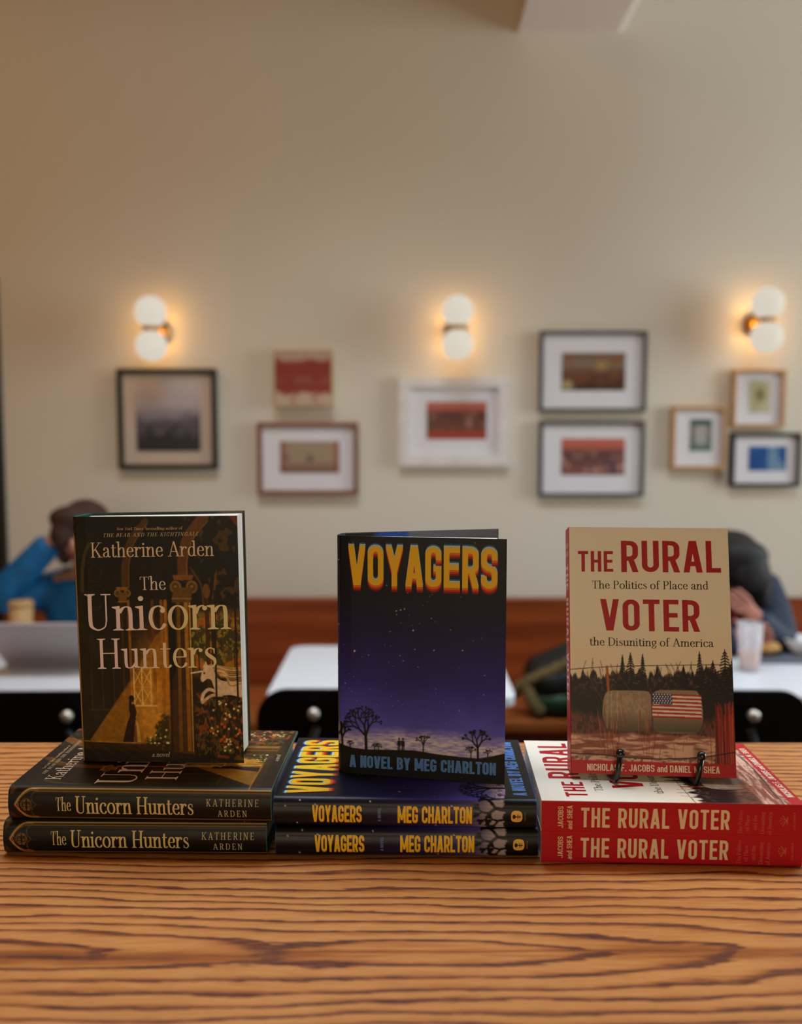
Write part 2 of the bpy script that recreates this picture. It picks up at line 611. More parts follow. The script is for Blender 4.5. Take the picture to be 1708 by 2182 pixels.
def glyph_serif(ch, TK=0.098, TN=0.029, italic=False):
    """bracketed high-contrast roman; returns polygons, advance (cap height 1)"""
    Q = []
    def ser(x, y, a=0.085, b=0.085, up=True):
        h = TN * .95
        y0, y1 = (y, y + h) if up else (y - h, y)
        Q.append([(x - TK / 2 - a, y0), (x + TK / 2 + b, y0), (x + TK / 2 + b, y1), (x - TK / 2 - a, y1)])
        k = 0.035 if up else -0.035
        yb = y1 if up else y0
        if a > .03: Q.append([(x - TK / 2 - a * .7, yb), (x - TK / 2 + .01, yb), (x - TK / 2 + .01, yb + k)])
        if b > .03: Q.append([(x + TK / 2 + b * .7, yb), (x + TK / 2 - .01, yb), (x + TK / 2 - .01, yb + k)])
    def stem(x, y0, y1, top=None, bot=None, w=None):
        w = w or TK
        Q.append([(x - w / 2, y0), (x + w / 2, y0), (x + w / 2, y1), (x - w / 2, y1)])
        if bot == 'both': ser(x, y0)
        if bot == 'r': ser(x, y0, 0, .085)
        if top == 'both': ser(x, y1, up=False)
        if top == 'flag':
            Q.append([(x - w / 2 - .10, y1 - .035), (x - w / 2 + .02, y1 - .085), (x + w / 2, y1 + .012), (x - w / 2 - .10, y1 - .008)])
    def cv(pts, lo=None, hi=None, ws=None):
        P = smooth(pts)
        lo_, hi_ = lo or TN, hi or TK
        if ws:
            n = len(P)
            Q.extend(ribbon(P, lambda i, d: float(np.interp(i / (n - 1) * (len(ws) - 1), range(len(ws)), ws))))
        else:
            Q.extend(ribbon(P, lambda i, d: lo_ + (hi_ - lo_) * abs(d[1]) ** 1.6))
    def ln(x0, y0, x1, y1, w=None):
        Q.extend(ribbon([(x0, y0), (x1, y1)], lambda i, d: w or TN))
    def dg(x0, y0, x1, y1, hw):
        Q.append([(x0 - hw / 2, y0), (x0 + hw / 2, y0), (x1 + hw / 2, y1), (x1 - hw / 2, y1)])
    def ball(x, y, r=.062):
        Q.append([(x + r * math.cos(2 * PI * k / 14), y + r * math.sin(2 * PI * k / 14)) for k in range(14)])
    def ell(cx, cy, rx, ry, lo=None, hi=None):
        P = [(cx + rx * math.cos(2 * PI * k / 32), cy + ry * math.sin(2 * PI * k / 32)) for k in range(33)]
        lo_, hi_ = lo or TN, hi or TK
        Q.extend(ribbon(P, lambda i, d: lo_ + (hi_ - lo_) * abs(d[1]) ** 1.6))
    adv = .5
    t2 = TK * 1.0
    if ch == ' ': adv = .27
    elif ch == 'a':
        ball(.115, .51, .055); cv([(.10, .53), (.15, .615), (.24, .645), (.34, .585), (.365, .45)]); stem(.365, .13, .48)
        cv([(.365, .16), (.385, .045), (.44, .02), (.50, .07)]); cv([(.365, .40), (.25, .35), (.12, .27), (.085, .15), (.15, .035), (.26, .04), (.365, .15)]); adv = .52
    elif ch == 'b':
        stem(.13, .05, 1.04, 'flag'); cv([(.13, .10), (.25, .016), (.39, .09), (.46, .33), (.39, .56), (.27, .645), (.14, .54)]); adv = .55
    elif ch == 'c':
        ball(.395, .52); cv([(.43, .53), (.37, .62), (.265, .645), (.14, .56), (.09, .33), (.15, .10), (.28, .016), (.38, .06), (.45, .17)]); adv = .49
    elif ch == 'd':
        stem(.43, .02, 1.04, 'flag', 'r'); cv([(.42, .56), (.29, .645), (.15, .55), (.09, .32), (.15, .09), (.28, .016), (.42, .12)]); adv = .57
    elif ch == 'e':
        cv([(.425, .375), (.40, .55), (.27, .645), (.145, .56), (.09, .33), (.15, .10), (.285, .016), (.39, .06), (.455, .17)]); ln(.12, .36, .455, .36); adv = .51
    elif ch == 'f':
        stem(.16, 0, .85, None, 'both'); cv([(.16, .80), (.185, .96), (.27, 1.035), (.34, 1.01)]); ball(.35, .965, .055); ln(.04, .635, .36, .635); adv = .37
    elif ch == 'g':
        ell(.25, .44, .165, .20); cv([(.33, .60), (.40, .65), (.46, .64)]); ball(.46, .62, .04)
        cv([(.16, .27), (.10, .19), (.14, .12), (.30, .085), (.42, .02), (.42, -.12), (.27, -.24), (.11, -.20), (.08, -.09), (.17, .0), (.22, .09)], TN, TK * .8); adv = .51
    elif ch in 'hn':
        stem(.13, 0, 1.04 if ch == 'h' else .655, 'flag', 'both'); cv([(.17, .48), (.25, .60), (.34, .64), (.42, .60), (.445, .45)]); stem(.445, 0, .47, None, 'both'); adv = .585
    elif ch == 'i':
        stem(.13, 0, .655, 'flag', 'both'); ball(.125, .86, .068); adv = .27
    elif ch == 'k':
        stem(.13, 0, 1.04, 'flag', 'both'); ln(.18, .26, .42, .62); ln(.34, .64, .52, .64); dg(.26, .40, .44, 0, t2 * 1.1); ln(.34, .018, .54, .018); adv = .55
    elif ch == 'l':
        stem(.13, 0, 1.04, 'flag', 'both'); adv = .27
    elif ch == 'm':
        stem(.13, 0, .655, 'flag', 'both')
        for k in (0, .30):
            cv([(.17 + k, .48), (.24 + k, .60), (.32 + k, .64), (.40 + k, .60), (.43 + k, .45)]); stem(.43 + k, 0, .47, None, 'both')
        adv = .87
    elif ch == 'o':
        ell(.285, .33, .205, .318); adv = .57
    elif ch == 'r':
        stem(.13, 0, .655, 'flag', 'both'); cv([(.16, .44), (.22, .58), (.31, .64), (.37, .625)]); ball(.385, .575, .062); adv = .455
    elif ch == 's':
        cv([(.345, .50), (.32, .61), (.225, .645), (.125, .585), (.12, .47), (.22, .37), (.34, .27), (.355, .12), (.25, .016), (.13, .05), (.075, .18)], ws=[.03, .035, .04, .06, .10, .125, .11, .07, .045, .035, .03])
        ln(.345, .46, .345, .635, .03); ln(.075, .02, .075, .20, .03); adv = .43
    elif ch == 't':
        stem(.16, .11, .84); cv([(.16, .15), (.19, .04), (.27, .018), (.355, .10)]); ln(.03, .635, .345, .635); adv = .37
    elif ch == 'u':
        stem(.13, .17, .655, 'flag'); cv([(.13, .20), (.155, .06), (.25, .018), (.35, .07), (.43, .18)]); stem(.445, .02, .655, 'flag', 'r'); adv = .585
    elif ch == 'v':
        dg(.11, .655, .27, 0, t2); ln(.27, .01, .42, .655); ln(.02, .64, .22, .64); ln(.33, .64, .50, .64); adv = .50
    elif ch == 'w':
        dg(.11, .655, .25, 0, t2); ln(.25, .01, .37, .62); dg(.36, .655, .50, 0, t2); ln(.50, .01, .62, .655); ln(.02, .64, .20, .64); ln(.55, .64, .70, .64); adv = .71
    elif ch == 'A':
        ln(.11, 0, .36, .98, TN * 1.2); dg(.37, 1, .63, 0, t2 * 1.08); ln(.20, .33, .52, .33); ln(.0, .018, .24, .018); ln(.49, .018, .77, .018); adv = .74
    elif ch == 'B':
        stem(.17, 0, 1); ln(.05, .982, .2, .982); ln(.05, .018, .2, .018)
        cv([(.17, .982), (.40, .975), (.51, .76), (.40, .535), (.17, .52)]); cv([(.17, .52), (.45, .51), (.57, .27), (.45, .03), (.17, .018)]); adv = .66
    elif ch == 'D':
        stem(.17, 0, 1); ln(.05, .982, .2, .982); ln(.05, .018, .2, .018); cv([(.17, .982), (.40, .97), (.61, .82), (.67, .5), (.61, .18), (.40, .03), (.17, .018)]); adv = .77
    elif ch == 'E':
        stem(.17, 0, 1); ln(.05, .982, .55, .982); ln(.05, .018, .58, .018); ln(.17, .51, .42, .51)
        for a_, b_, x_ in ((.80, 1, .545), (0, .22, .575), (.40, .62, .42)): ln(x_, a_, x_, b_, .035)
        adv = .63
    elif ch == 'G':
        cv([(.60, .70), (.56, .90), (.40, .982), (.20, .86), (.11, .5), (.20, .14), (.40, .018), (.56, .08), (.60, .16)]); ln(.60, .68, .60, 1, .035); stem(.585, .03, .40); ln(.46, .40, .70, .40); adv = .76
    elif ch == 'H':
        stem(.17, 0, 1, 'both', 'both'); stem(.62, 0, 1, 'both', 'both'); ln(.17, .51, .62, .51); adv = .79
    elif ch == 'I':
        stem(.17, 0, 1, 'both', 'both'); adv = .34
    elif ch == 'K':
        stem(.17, 0, 1, 'both', 'both'); ln(.22, .42, .60, .98, TN * 1.2); ln(.46, .982, .74, .982); dg(.32, .56, .62, 0, t2 * 1.1); ln(.48, .018, .78, .018); adv = .76
    elif ch == 'L':
        stem(.17, 0, 1, 'both'); ln(.05, .018, .56, .018); ln(.555, 0, .555, .24, .035); adv = .59
    elif ch == 'N':
        ln(.16, 0, .16, 1, TN * 1.2); ln(.62, 0, .62, 1, TN * 1.2); dg(.17, 1, .61, 0, t2 * 1.15); ln(.03, .018, .29, .018); ln(.03, .982, .2, .982); ln(.49, .982, .75, .982); adv = .78
    elif ch in 'PR':
        stem(.17, 0, 1); ln(.05, .982, .2, .982); ser(.17, 0); cv([(.17, .982), (.42, .97), (.54, .74), (.42, .50), (.17, .485)]); adv = .62
        if ch == 'R': dg(.36, .50, .58, 0, t2 * 1.1); ln(.50, .018, .72, .018); adv = .70
    elif ch == 'T':
        stem(.33, 0, 1, None, 'both'); ln(.04, .982, .62, .982)
        ln(.05, .78, .05, 1, .035); ln(.61, .78, .61, 1, .035); adv = .66
    elif ch == 'U':
        stem(.18, .26, 1, 'both'); cv([(.18, .28), (.21, .11), (.37, .018), (.54, .10), (.585, .28)], ws=[TK, TK * .95, TK * .5, TN * 1.2, TN * 1.1, TN * 1.1]); stem(.585, .26, 1, None, None, TN * 1.3); ln(.46, .982, .71, .982); adv = .75
    elif ch == 'Y':
        dg(.13, 1, .35, .45, t2); ln(.35, .46, .60, .99, TN * 1.2); stem(.345, 0, .47, None, 'both'); ln(.02, .982, .26, .982); ln(.48, .982, .72, .982); adv = .70
    if italic:
        Q = [[(x + .22 * y, y) for x, y in q] for q in Q]
    return Q, adv


def layout(txt, font, **kw):
    """polygons of a whole line starting at x = 0, cap height 1; returns polys, width"""
    tr = kw.pop('track', 0.0)
    polys, x = [], 0.0
    for ch in txt:
        q, adv = (glyph_sans if font == 'sans' else glyph_serif)(ch, **kw)
        polys += [[(px + x, py) for px, py in p] for p in q]
        x += adv + tr
    return polys, x - tr


# ------------------------------------------------------------------ painting the printed art into small arrays
class Art:
    def __init__(s, w, h, col=(0, 0, 0)):
        s.w, s.h = w, h
        s.a = np.ones((h, w, 3)) * (np.array(col) / 255.0)
        s.u, s.v = np.meshgrid((np.arange(w) + .5) / w, (np.arange(h) + .5) / h)
        s.asp = h / w * 0 + 1.0
        s.px = 1.0 / w
        s.k = h / w            # v unit in u units (square pixels)
    def blend(s, m, col):
        c = np.array(col) / 255.0 if not isinstance(col, np.ndarray) or col.ndim == 1 else col
        s.a = s.a * (1 - m[..., None]) + c * m[..., None]
    def vgrad(s, stops):
        ks = [k for k, _ in stops]
        for c in range(3):
            s.a[..., c] = np.interp(s.v, ks, [q[c] / 255.0 for _, q in stops])
    def poly(s, pts, col, al=1.0, soft=1.0):
        P = np.array(pts, float)
        m = np.zeros_like(s.u)
        for dx, dy in ((-.25, -.25), (.25, -.25), (-.25, .25), (.25, .25)):
            u, v = s.u + dx / s.w * soft, s.v + dy / s.h * soft
            ins = np.zeros(u.shape, bool)
            for (x0, y0), (x1, y1) in zip(P, np.roll(P, -1, 0)):
                if y0 == y1: continue
                c = ((y0 > v) != (y1 > v)) & (u < (x1 - x0) * (v - y0) / (y1 - y0) + x0)
                ins ^= c
            m += ins * .25
        s.blend(m * al, col)
        return m
    def line(s, pts, wd, col, al=1.0, w1=None):
        m = np.zeros_like(s.u)
        n = len(pts) - 1
        for i, ((x0, y0), (x1, y1)) in enumerate(zip(pts[:-1], pts[1:])):
            W = wd if w1 is None else wd + (w1 - wd) * (i + .5) / n
            pad = W + 2 * s.px
            i0, i1 = int(max(0, (min(x0, x1) - pad) * s.w)), int(min(s.w, (max(x0, x1) + pad) * s.w + 1))
            j0, j1 = int(max(0, (min(y0, y1) - pad / s.k) * s.h)), int(min(s.h, (max(y0, y1) + pad / s.k) * s.h + 1))
            if i1 <= i0 or j1 <= j0: continue
            u, v = s.u[j0:j1, i0:i1], s.v[j0:j1, i0:i1] * s.k
            dx, dy = x1 - x0, (y1 - y0) * s.k
            q = dx * dx + dy * dy + 1e-12
            t = np.clip(((u - x0) * dx + (v - y0 * s.k) * dy) / q, 0, 1)
            d = np.hypot(u - x0 - t * dx, v - y0 * s.k - t * dy)
            mm = np.clip((W / 2 - d) / s.px + .5, 0, 1)
            m[j0:j1, i0:i1] = np.maximum(m[j0:j1, i0:i1], mm)
        s.blend(m * al, col)
    def ell(s, cx, cy, rx, ry, col, al=1.0, soft=None):
        d = np.hypot((s.u - cx) / rx, (s.v - cy) / ry)
        e = soft if soft else s.px / max(rx, 1e-6)
        s.blend(np.clip((1 - d) / e + .5 * (soft is None), 0, 1) * al, col)
    def noise(s, fx, fy, seed, oct=3):
        rng = np.random.RandomState(seed)
        out = np.zeros_like(s.u)
        amp = 1.0
        for o in range(oct):
            gx, gy = int(fx * 2 ** o) + 2, int(fy * 2 ** o) + 2
            g = rng.rand(gy + 1, gx + 1)
            X, Y = s.u * (gx - 1), s.v * (gy - 1)
            i, j = X.astype(int), Y.astype(int)
            a, b = X - i, Y - j
            a, b = a * a * (3 - 2 * a), b * b * (3 - 2 * b)
            out += amp * ((g[j, i] * (1 - a) + g[j, i + 1] * a) * (1 - b) + (g[j + 1, i] * (1 - a) + g[j + 1, i + 1] * a) * b)
            amp *= .55
        return out / (1 + .55 * (oct > 1) + .3 * (oct > 2) + .17 * (oct > 3))
    def linear(s):
        return lin(np.clip(s.a, 0, 1))


def branchy(art, x, y, h, wd, seed, col, spread=1.0, depth=4):
    """a bare desert tree silhouette: forking limbs that end in tufts"""
    rng = random.Random(seed)
    def go(x, y, a, ln_, w, d):
        x1, y1 = x + math.sin(a) * ln_, y - math.cos(a) * ln_ / art.k
        art.line([(x, y), (x1, y1)], w, col)
        if d == 0:
            for k in range(7):
                b = a + rng.uniform(-1.3, 1.3)
                art.line([(x1, y1), (x1 + math.sin(b) * ln_ * .4, y1 - math.cos(b) * ln_ * .4 / art.k)], w * .9, col)
            art.ell(x1, y1, w * 1.1, w * 1.1 / art.k, col)
            return
        for k in range(2 if d < depth else 3):
            go(x1, y1, a + rng.uniform(.25, .75) * spread * (1 if k == 0 else -1) * (.2 if k == 2 else 1), ln_ * rng.uniform(.6, .8), w * .75, d - 1)
    go(x, y, rng.uniform(-.05, .05), h * .42, wd, depth)


def art_voyagers(w=300):
    A = Art(w, int(w * 1.46))
    A.vgrad([(0, (10, 8, 14)), (.22, (16, 10, 28)), (.40, (30, 20, 76)), (.60, (48, 40, 128)), (.76, (80, 78, 190)), (.84, (98, 96, 204)), (1, (104, 100, 206))])
    n = A.noise(5, 5, 3)
    A.a *= (0.85 + .3 * n)[..., None]
    fine = A.noise(30, 170, 5, 2)
    glow = np.clip((A.v - .775 - .03 * (A.noise(4, 2, 9) - .5) * 2 - .04 * np.abs(A.u - .45)) / .055, 0, 1)
    A.blend(np.clip(glow * (.62 + 1.1 * (fine - .45)), 0, 1), (226, 212, 222))
    K = (8, 6, 9)
    A.poly([(0, .876), (.07, .888), (.155, .892), (.28, .888), (.46, .883), (.61, .893), (.73, .897), (.84, .899), (.93, .885), (1, .87), (1, 1), (0, 1)], K)
    A.blend(np.clip((A.v - .90) / .02, 0, 1), (9, 8, 12))
    branchy(A, .163, .893, .20, .017, 4, K, 1.05, 5)
    branchy(A, .013, .885, .13, .015, 8, K, .7, 3)
    branchy(A, .513, .885, .085, .008, 15, K, 1.0, 3)
    branchy(A, .842, .899, .15, .013, 21, K, .9, 3)
    branchy(A, .80, .899, .07, .007, 30, K, 1.2, 3)
    branchy(A, .90, .893, .05, .006, 33, K, 1.2, 2)
    branchy(A, .063, .888, .04, .006, 34, K, 1.2, 2)
    branchy(A, .24, .889, .035, .005, 35, K, 1.5, 3)
    branchy(A, .215, .889, .03, .005, 36, K, 1.5, 3)
    for x in (.366, .390):
        A.ell(x, .8385, .0055, .0055, K)
        A.poly([(x - .010, .846), (x + .010, .846), (x + .011, .867), (x - .011, .867)], K)
        A.line([(x - .004, .865), (x - .005, .887)], .007, K)
        A.line([(x + .005, .865), (x + .006, .887)], .007, K)
    for u, v, q in [(.676, .027, 5), (.815, .018, 4), (.291, .2, 4), (.418, .228, 4), (.549, .24, 3), (.565, .232, 3), (.736, .238, 3), (.537, .262, 3), (.511, .278, 3), (.35, .304, 5), (.376, .3, 5), (.399, .295, 5), (.352, .319, 4), (.427, .319, 3), (.377, .354, 3), (.444, .361, 3), (.492, .352, 3), (.56, .329, 4), (.583, .341, 3), (.311, .391, 4), (.451, .382, 6), (.674, .373, 4), (.859, .403, 3), (.808, .415, 3), (.279, .447, 3), (.314, .451, 3), (.462, .46, 4), (.577, .46, 5), (.746, .456, 5), (.093, .478, 8), (.179, .493, 4), (.138, .502, 3), (.371, .489, 4), (.391, .51, 4), (.304, .518, 3), (.331, .534, 3), (.481, .533, 4), (.058, .575, 3), (.087, .587, 3), (.034, .616, 4), (.058, .637, 3), (.074, .649, 3), (.188, .635, 3), (.29, .608, 3), (.589, .62, 3), (.589, .639, 3), (.877, .554, 4), (.874, .633, 4), (.691, .53, 2), (.725, .527, 2), (.808, .508, 2), (.32, .661, 3), (.361, .677, 3), (.388, .694, 3), (.327, .7, 3), (.232, .7, 3), (.107, .688, 3), (.09, .732, 2), (.637, .674, 3), (.73, .705, 4), (.651, .76, 3), (.266, .005, 2), (.025, .454, 3), (.019, .635, 2), (.553, .718, 2), (.538, .709, 2)]:
        r = q * .00072
        A.ell(u, v, max(r, .0016), max(r, .0016) / A.k, (225, 215, 205), min(1, .35 + q * .13))
    return A


def art_unicorn(w=300):
    """a lamplit hall of columns opening on a garden"""
    A = Art(w, int(w * 1.515), (26, 19, 12))
    n1, n2 = A.noise(6, 8, 11), A.noise(40, 60, 12, 3)
    # dark interior, olive towards the left edge
    A.vgrad([(0, (20, 15, 10)), (.2, (28, 19, 8)), (.55, (38, 26, 9)), (1, (34, 22, 8))])
    A.blend(np.clip(1 - A.u / .28, 0, 1) * .6, (44, 46, 34))
    A.a *= (.75 + .5 * n1)[..., None]
    # dim panelled wall with tracery
    for x in (.07, .14, .21):
        A.line([(x, .62), (x, .78)], .006, (92, 78, 40), .55)
        A.line([(x, .48), (x, .62)], .004, (70, 60, 34), .4)
    A.line([(.05, .785), (.24, .785)], .006, (96, 84, 44), .6)
    A.line([(.05, .81), (.24, .81)], .004, (70, 62, 36), .5)
    for cx, cy, r in ((.12, .23, .05), (.12, .32, .07), (.12, .355, .035)):
        A.line([(cx + r * math.cos(t) * .8, cy + r * math.sin(t) * .66) for t in np.linspace(0, 2 * PI, 25)], .004, (66, 58, 36), .7)
    # garden glow seen through the arcade
    gl = np.exp(-((A.u - .47) / .13) ** 2) * np.clip((A.v - .40) / .3, 0, 1) * np.clip((.98 - A.v) / .1, 0, 1)
    A.blend(np.clip(gl, 0, 1) * .92, (206, 128, 24))
    A.blend(np.clip(gl * (n2 - .25) * 1.1, 0, 1), (232, 170, 70))
    # sunset sky and orchard to the right
    sky = np.clip((A.u - .70) / .03, 0, 1) * np.clip((A.v - .36) / .05, 0, 1) * np.clip((.66 - A.v) / .05, 0, 1)
    A.blend(sky * .95, (196, 112, 26))
    leaf = np.clip((A.noise(26, 34, 21, 3) - .44) / .10, 0, 1)
    A.blend(sky * leaf * .9, (74, 66, 20))
    A.blend(sky * np.clip((A.noise(44, 60, 22, 2) - .60) / .08, 0, 1), (150, 128, 36))
    for x0, y0, r0 in ((.74, .50, .055), (.88, .47, .075), (.96, .50, .06), (.86, .56, .05)):
        m = np.clip((1 - np.hypot((A.u - x0) / r0, (A.v - y0) / (r0 * .75)) + (A.noise(30, 40, 5, 2) - .5) * .9) / .12, 0, 1)
        A.blend(m * .9, (62, 58, 18))
        A.blend(m * np.clip((A.noise(60, 80, 6, 2) - .58) / .1, 0, 1), (148, 130, 40))
        A.line([(x0, y0 + .03), (x0 + .005, .67)], .008, (52, 30, 10))
    # dark canopy, upper right
    can = np.clip((A.u - .66 + (A.noise(12, 16, 31, 3) - .5) * .35) / .05, 0, 1) * np.clip((.37 - A.v + (A.noise(14, 18, 32, 3) - .5) * .14) / .03, 0, 1)
    A.blend(can * .95, (24, 17, 9))
    A.blend(can * np.clip((A.noise(22, 30, 33, 3) - .62) / .06, 0, 1) * .8, (92, 62, 20))
    # ribs of the vault
    A.line(smooth([(.30, .285), (.305, .20), (.345, .10), (.44, .02)]), .040, (92, 58, 16), .9)
    A.line(smooth([(.325, .285), (.33, .20), (.365, .11), (.45, .03)]), .010, (128, 84, 28), .8)
    A.line(smooth([(.655, .24), (.66, .17), (.70, .08), (.80, .0)]), .058, (110, 64, 18), .95)
    A.line(smooth([(.685, .24), (.69, .17), (.73, .09), (.82, .02)]), .010, (150, 96, 34), .8)
    A.line(smooth([(.035, .30), (.04, .22), (.06, .15), (.09, .11)]), .022, (84, 72, 44), .8)
    A.line(smooth([(.72, .22), (.77, .28), (.78, .36)]), .012, (110, 70, 24), .8)
    A.line(smooth([(.86, .23), (.85, .29), (.83, .36)]), .014, (128, 82, 22), .8)
    # slender shafts in the middle distance
    for x, c in ((.465, (112, 58, 14)), (.52, (150, 88, 20)), (.545, (196, 122, 30)), (.80, (70, 38, 12)), (.835, (44, 24, 10))):
        A.line([(x, .34), (x, .80)], .020 if x < .7 else .026, c, .9)
    for x in (.80,): A.ell(x, .30, .022, .03, (120, 72, 22))
    # back column
    A.line([(.295, .34), (.297, .925)], .068, (44, 30, 12))
    A.line([(.318, .34), (.322, .925)], .016, (150, 96, 26))
    A.line([(.275, .34), (.276, .925)], .012, (72, 50, 18))
    A.poly([(.245, .283), (.322, .283), (.316, .296), (.251, .296)], (150, 104, 36))
    for x in (.254, .314):
        A.ell(x, .308, .022, .016, (146, 104, 36)); A.ell(x, .308, .012, .009, (84, 56, 18))
    A.poly([(.252, .305), (.316, .305), (.306, .345), (.262, .345)], (116, 80, 28))
    A.line([(.258, .342), (.312, .342)], .008, (160, 114, 42))
    # the beam of light across the floor and wall
    A.poly([(.042, .915), (.34, .635), (.48, .48), (.545, .44), (.55, .93), (.30, .93)], (214, 138, 26), .42)
    A.poly([(.042, .915), (.36, .63), (.43, .58), (.50, .80), (.46, .93), (.20, .925)], (222, 146, 30), .35)
    A.ell(.44, .80, .10, .16, (236, 170, 66), .55, 1.0)
    # lattice window
    W_ = (244, 206, 116)
    for x in (.335, .385, .44): A.line([(x, .61), (x, .765)], .008, W_, .95)
    A.line([(.325, .767), (.47, .767)], .010, W_)
    for y in (.615, .69): A.line([(.335, y), (.44, y + .0)], .004, W_, .6)
    for (a, b) in (((.335, .62), (.44, .755)), ((.44, .62), (.335, .755)), ((.385, .615), (.335, .68)), ((.385, .615), (.44, .68)), ((.385, .765), (.335, .70)), ((.385, .765), (.44, .70))):
        A.line([a, b], .005, W_, .85)
    # front column
    A.poly([(.575, .30), (.70, .30), (.692, .965), (.555, .965)], (58, 36, 12))
    A.poly([(.565, .30), (.605, .30), (.60, .62), (.575, .66), (.566, .97), (.552, .97)], (22, 14, 9))
    A.line([(.625, .33), (.615, .965)], .022, (124, 84, 22))
    A.line([(.648, .33), (.645, .965)], .010, (70, 42, 12))
    A.line([(.672, .33), (.668, .965)], .024, (176, 116, 32))
    A.line([(.695, .33), (.690, .965)], .008, (214, 160, 64))
    A.poly([(.56, .70), (.69, .70), (.69, .965), (.56, .965)], (112, 60, 12), .35)
    A.poly([(.595, .235), (.725, .235), (.715, .255), (.605, .255)], (136, 84, 26))
    for x in (.612, .712):
        A.ell(x, .283, .036, .026, (140, 98, 30)); A.ell(x, .283, .022, .016, (88, 56, 18)); A.ell(x, .283, .010, .008, (164, 118, 44))
    A.poly([(.60, .285), (.72, .285), (.70, .345), (.585, .345)], (108, 74, 24))
    A.line([(.59, .33), (.705, .33)], .010, (150, 106, 38))
    A.poly([(.545, .955), (.70, .955), (.705, .985), (.54, .985)], (96, 58, 16))
    # shrubs and flowers along the floor
    bush = np.clip((A.u - .37) / .06, 0, 1) * np.clip((.56 - A.u) / .02, 0, 1) * np.clip((A.v - .93 + (A.u - .36) * .75 + (A.noise(24, 30, 41, 3) - .5) * .12) / .02, 0, 1)
    A.blend(np.clip(bush, 0, 1) * .92, (56, 42, 12))
    gr = np.clip((A.u - .70) / .015, 0, 1) * np.clip((A.v - .70 + (A.noise(20, 20, 42, 3) - .5) * .10) / .03, 0, 1)
    A.blend(gr * .96, (38, 25, 10))
    both = np.clip(bush + gr, 0, 1)
    A.blend(both * np.clip((A.noise(54, 70, 43, 2) - .60) / .06, 0, 1) * .9, (104, 86, 24))
    A.blend(gr * np.clip((A.noise(30, 40, 44, 2) - .66) / .06, 0, 1), (140, 66, 18))
    rng = random.Random(5)
    for i in range(120):
        x, y = rng.uniform(.72, .99), rng.uniform(.74, .97)
        a = rng.uniform(-.6, .6)
        A.line([(x, y), (x + math.sin(a) * .03, y - math.cos(a) * .03)], .004, rng.choice([(92, 52, 18), (116, 88, 28), (70, 58, 20), (150, 84, 34)]), .9)
    for i in range(46):
        if i < 12: x, y = rng.uniform(.88, .97), rng.uniform(.90, .95)
        elif i < 32: x, y = rng.uniform(.80, .99), rng.uniform(.74, .88)
        else: x, y = rng.uniform(.42, .54), rng.uniform(.86, .95)
        A.ell(x, y, .0065, .0045, rng.choice([(236, 218, 150), (240, 228, 180), (220, 190, 110)]))
    for i in range(16):
        A.ell(rng.uniform(.80, .99), rng.uniform(.80, .92), .009, .006, (206, 92, 24))
    # floor
    A.poly([(0, .905), (.10, .918), (.56, .925), (.56, 1), (0, 1)], (62, 38, 14), .75)
    A.poly([(0, .95), (.56, .955), (1, .99), (1, 1), (0, 1)], (30, 20, 10), .7)
    for k in range(5):
        A.line([(.02 + .08 * k, .93), (.14 + .12 * k, 1)], .003, (96, 66, 28), .6)
    A.line([(.0, .915), (.36, .922)], .006, (196, 132, 40), .8)
    # woman in a long gown with her back to us
    D = (44, 20, 8)
    A.ell(.316, .738, .017, .014, D)
    A.poly([(.300, .74), (.314, .748), (.312, .80), (.296, .79)], D)
    A.poly([(.303, .76), (.332, .76), (.345, .80), (.336, .83), (.352, .917), (.252, .917), (.283, .84), (.302, .81)], D)
    A.poly([(.336, .825), (.352, .84), (.368, .917), (.330, .917)], (216, 160, 70))
    A.poly([(.330, .84), (.340, .85), (.344, .917), (.318, .917)], (130, 74, 24))
    A.line([(.338, .765), (.352, .79), (.340, .815)], .007, (200, 140, 70))
    # pale horse with a horn, leaping in from the right behind the stems
    Wc = (236, 204, 168)
    A.poly(smooth([(1.02, .665), (.95, .665), (.88, .662), (.845, .645), (.825, .605), (.79, .60), (.765, .617), (.748, .655), (.762, .668), (.79, .655), (.815, .662), (.835, .70), (.87, .722), (.93, .72), (1.02, .735)]), Wc)
    A.poly([(.762, .612), (.775, .590), (.785, .605)], Wc)
    A.line([(.69, .632), (.762, .624)], .006, (246, 226, 196), 1, .012)
    A.ell(.772, .632, .006, .004, (60, 40, 30))
    A.line(smooth([(.855, .712), (.80, .698), (.765, .715), (.752, .742)]), .020, Wc)
    A.line(smooth([(.875, .722), (.82, .722), (.785, .735), (.755, .752)]), .018, (222, 186, 150))
    for k in range(9):
        y = .598 + k * .006
        A.line(smooth([(.81 + .008 * k, y), (.86 + .006 * k, y + .004), (.93, y + .012 + .003 * k), (1.0, y + .012 + .002 * k)]), .008, ((212, 164, 104), (240, 208, 160), (190, 142, 88))[k % 3])
    for x0, x1, y0, y1 in ((.848, .842, .30, .84), (.972, .975, .31, .76)):
        A.line([(x0, y0), (x1, y1)], .012, (38, 20, 10))
    # torn corner flash of the jacket
    A.poly([(.945, 0), (1, 0), (1, .045)], (110, 44, 26))
    A.a *= (.86 + .28 * A.noise(50, 70, 77, 2))[..., None]
    A.a = np.clip(A.a, 0, 1)
    return A


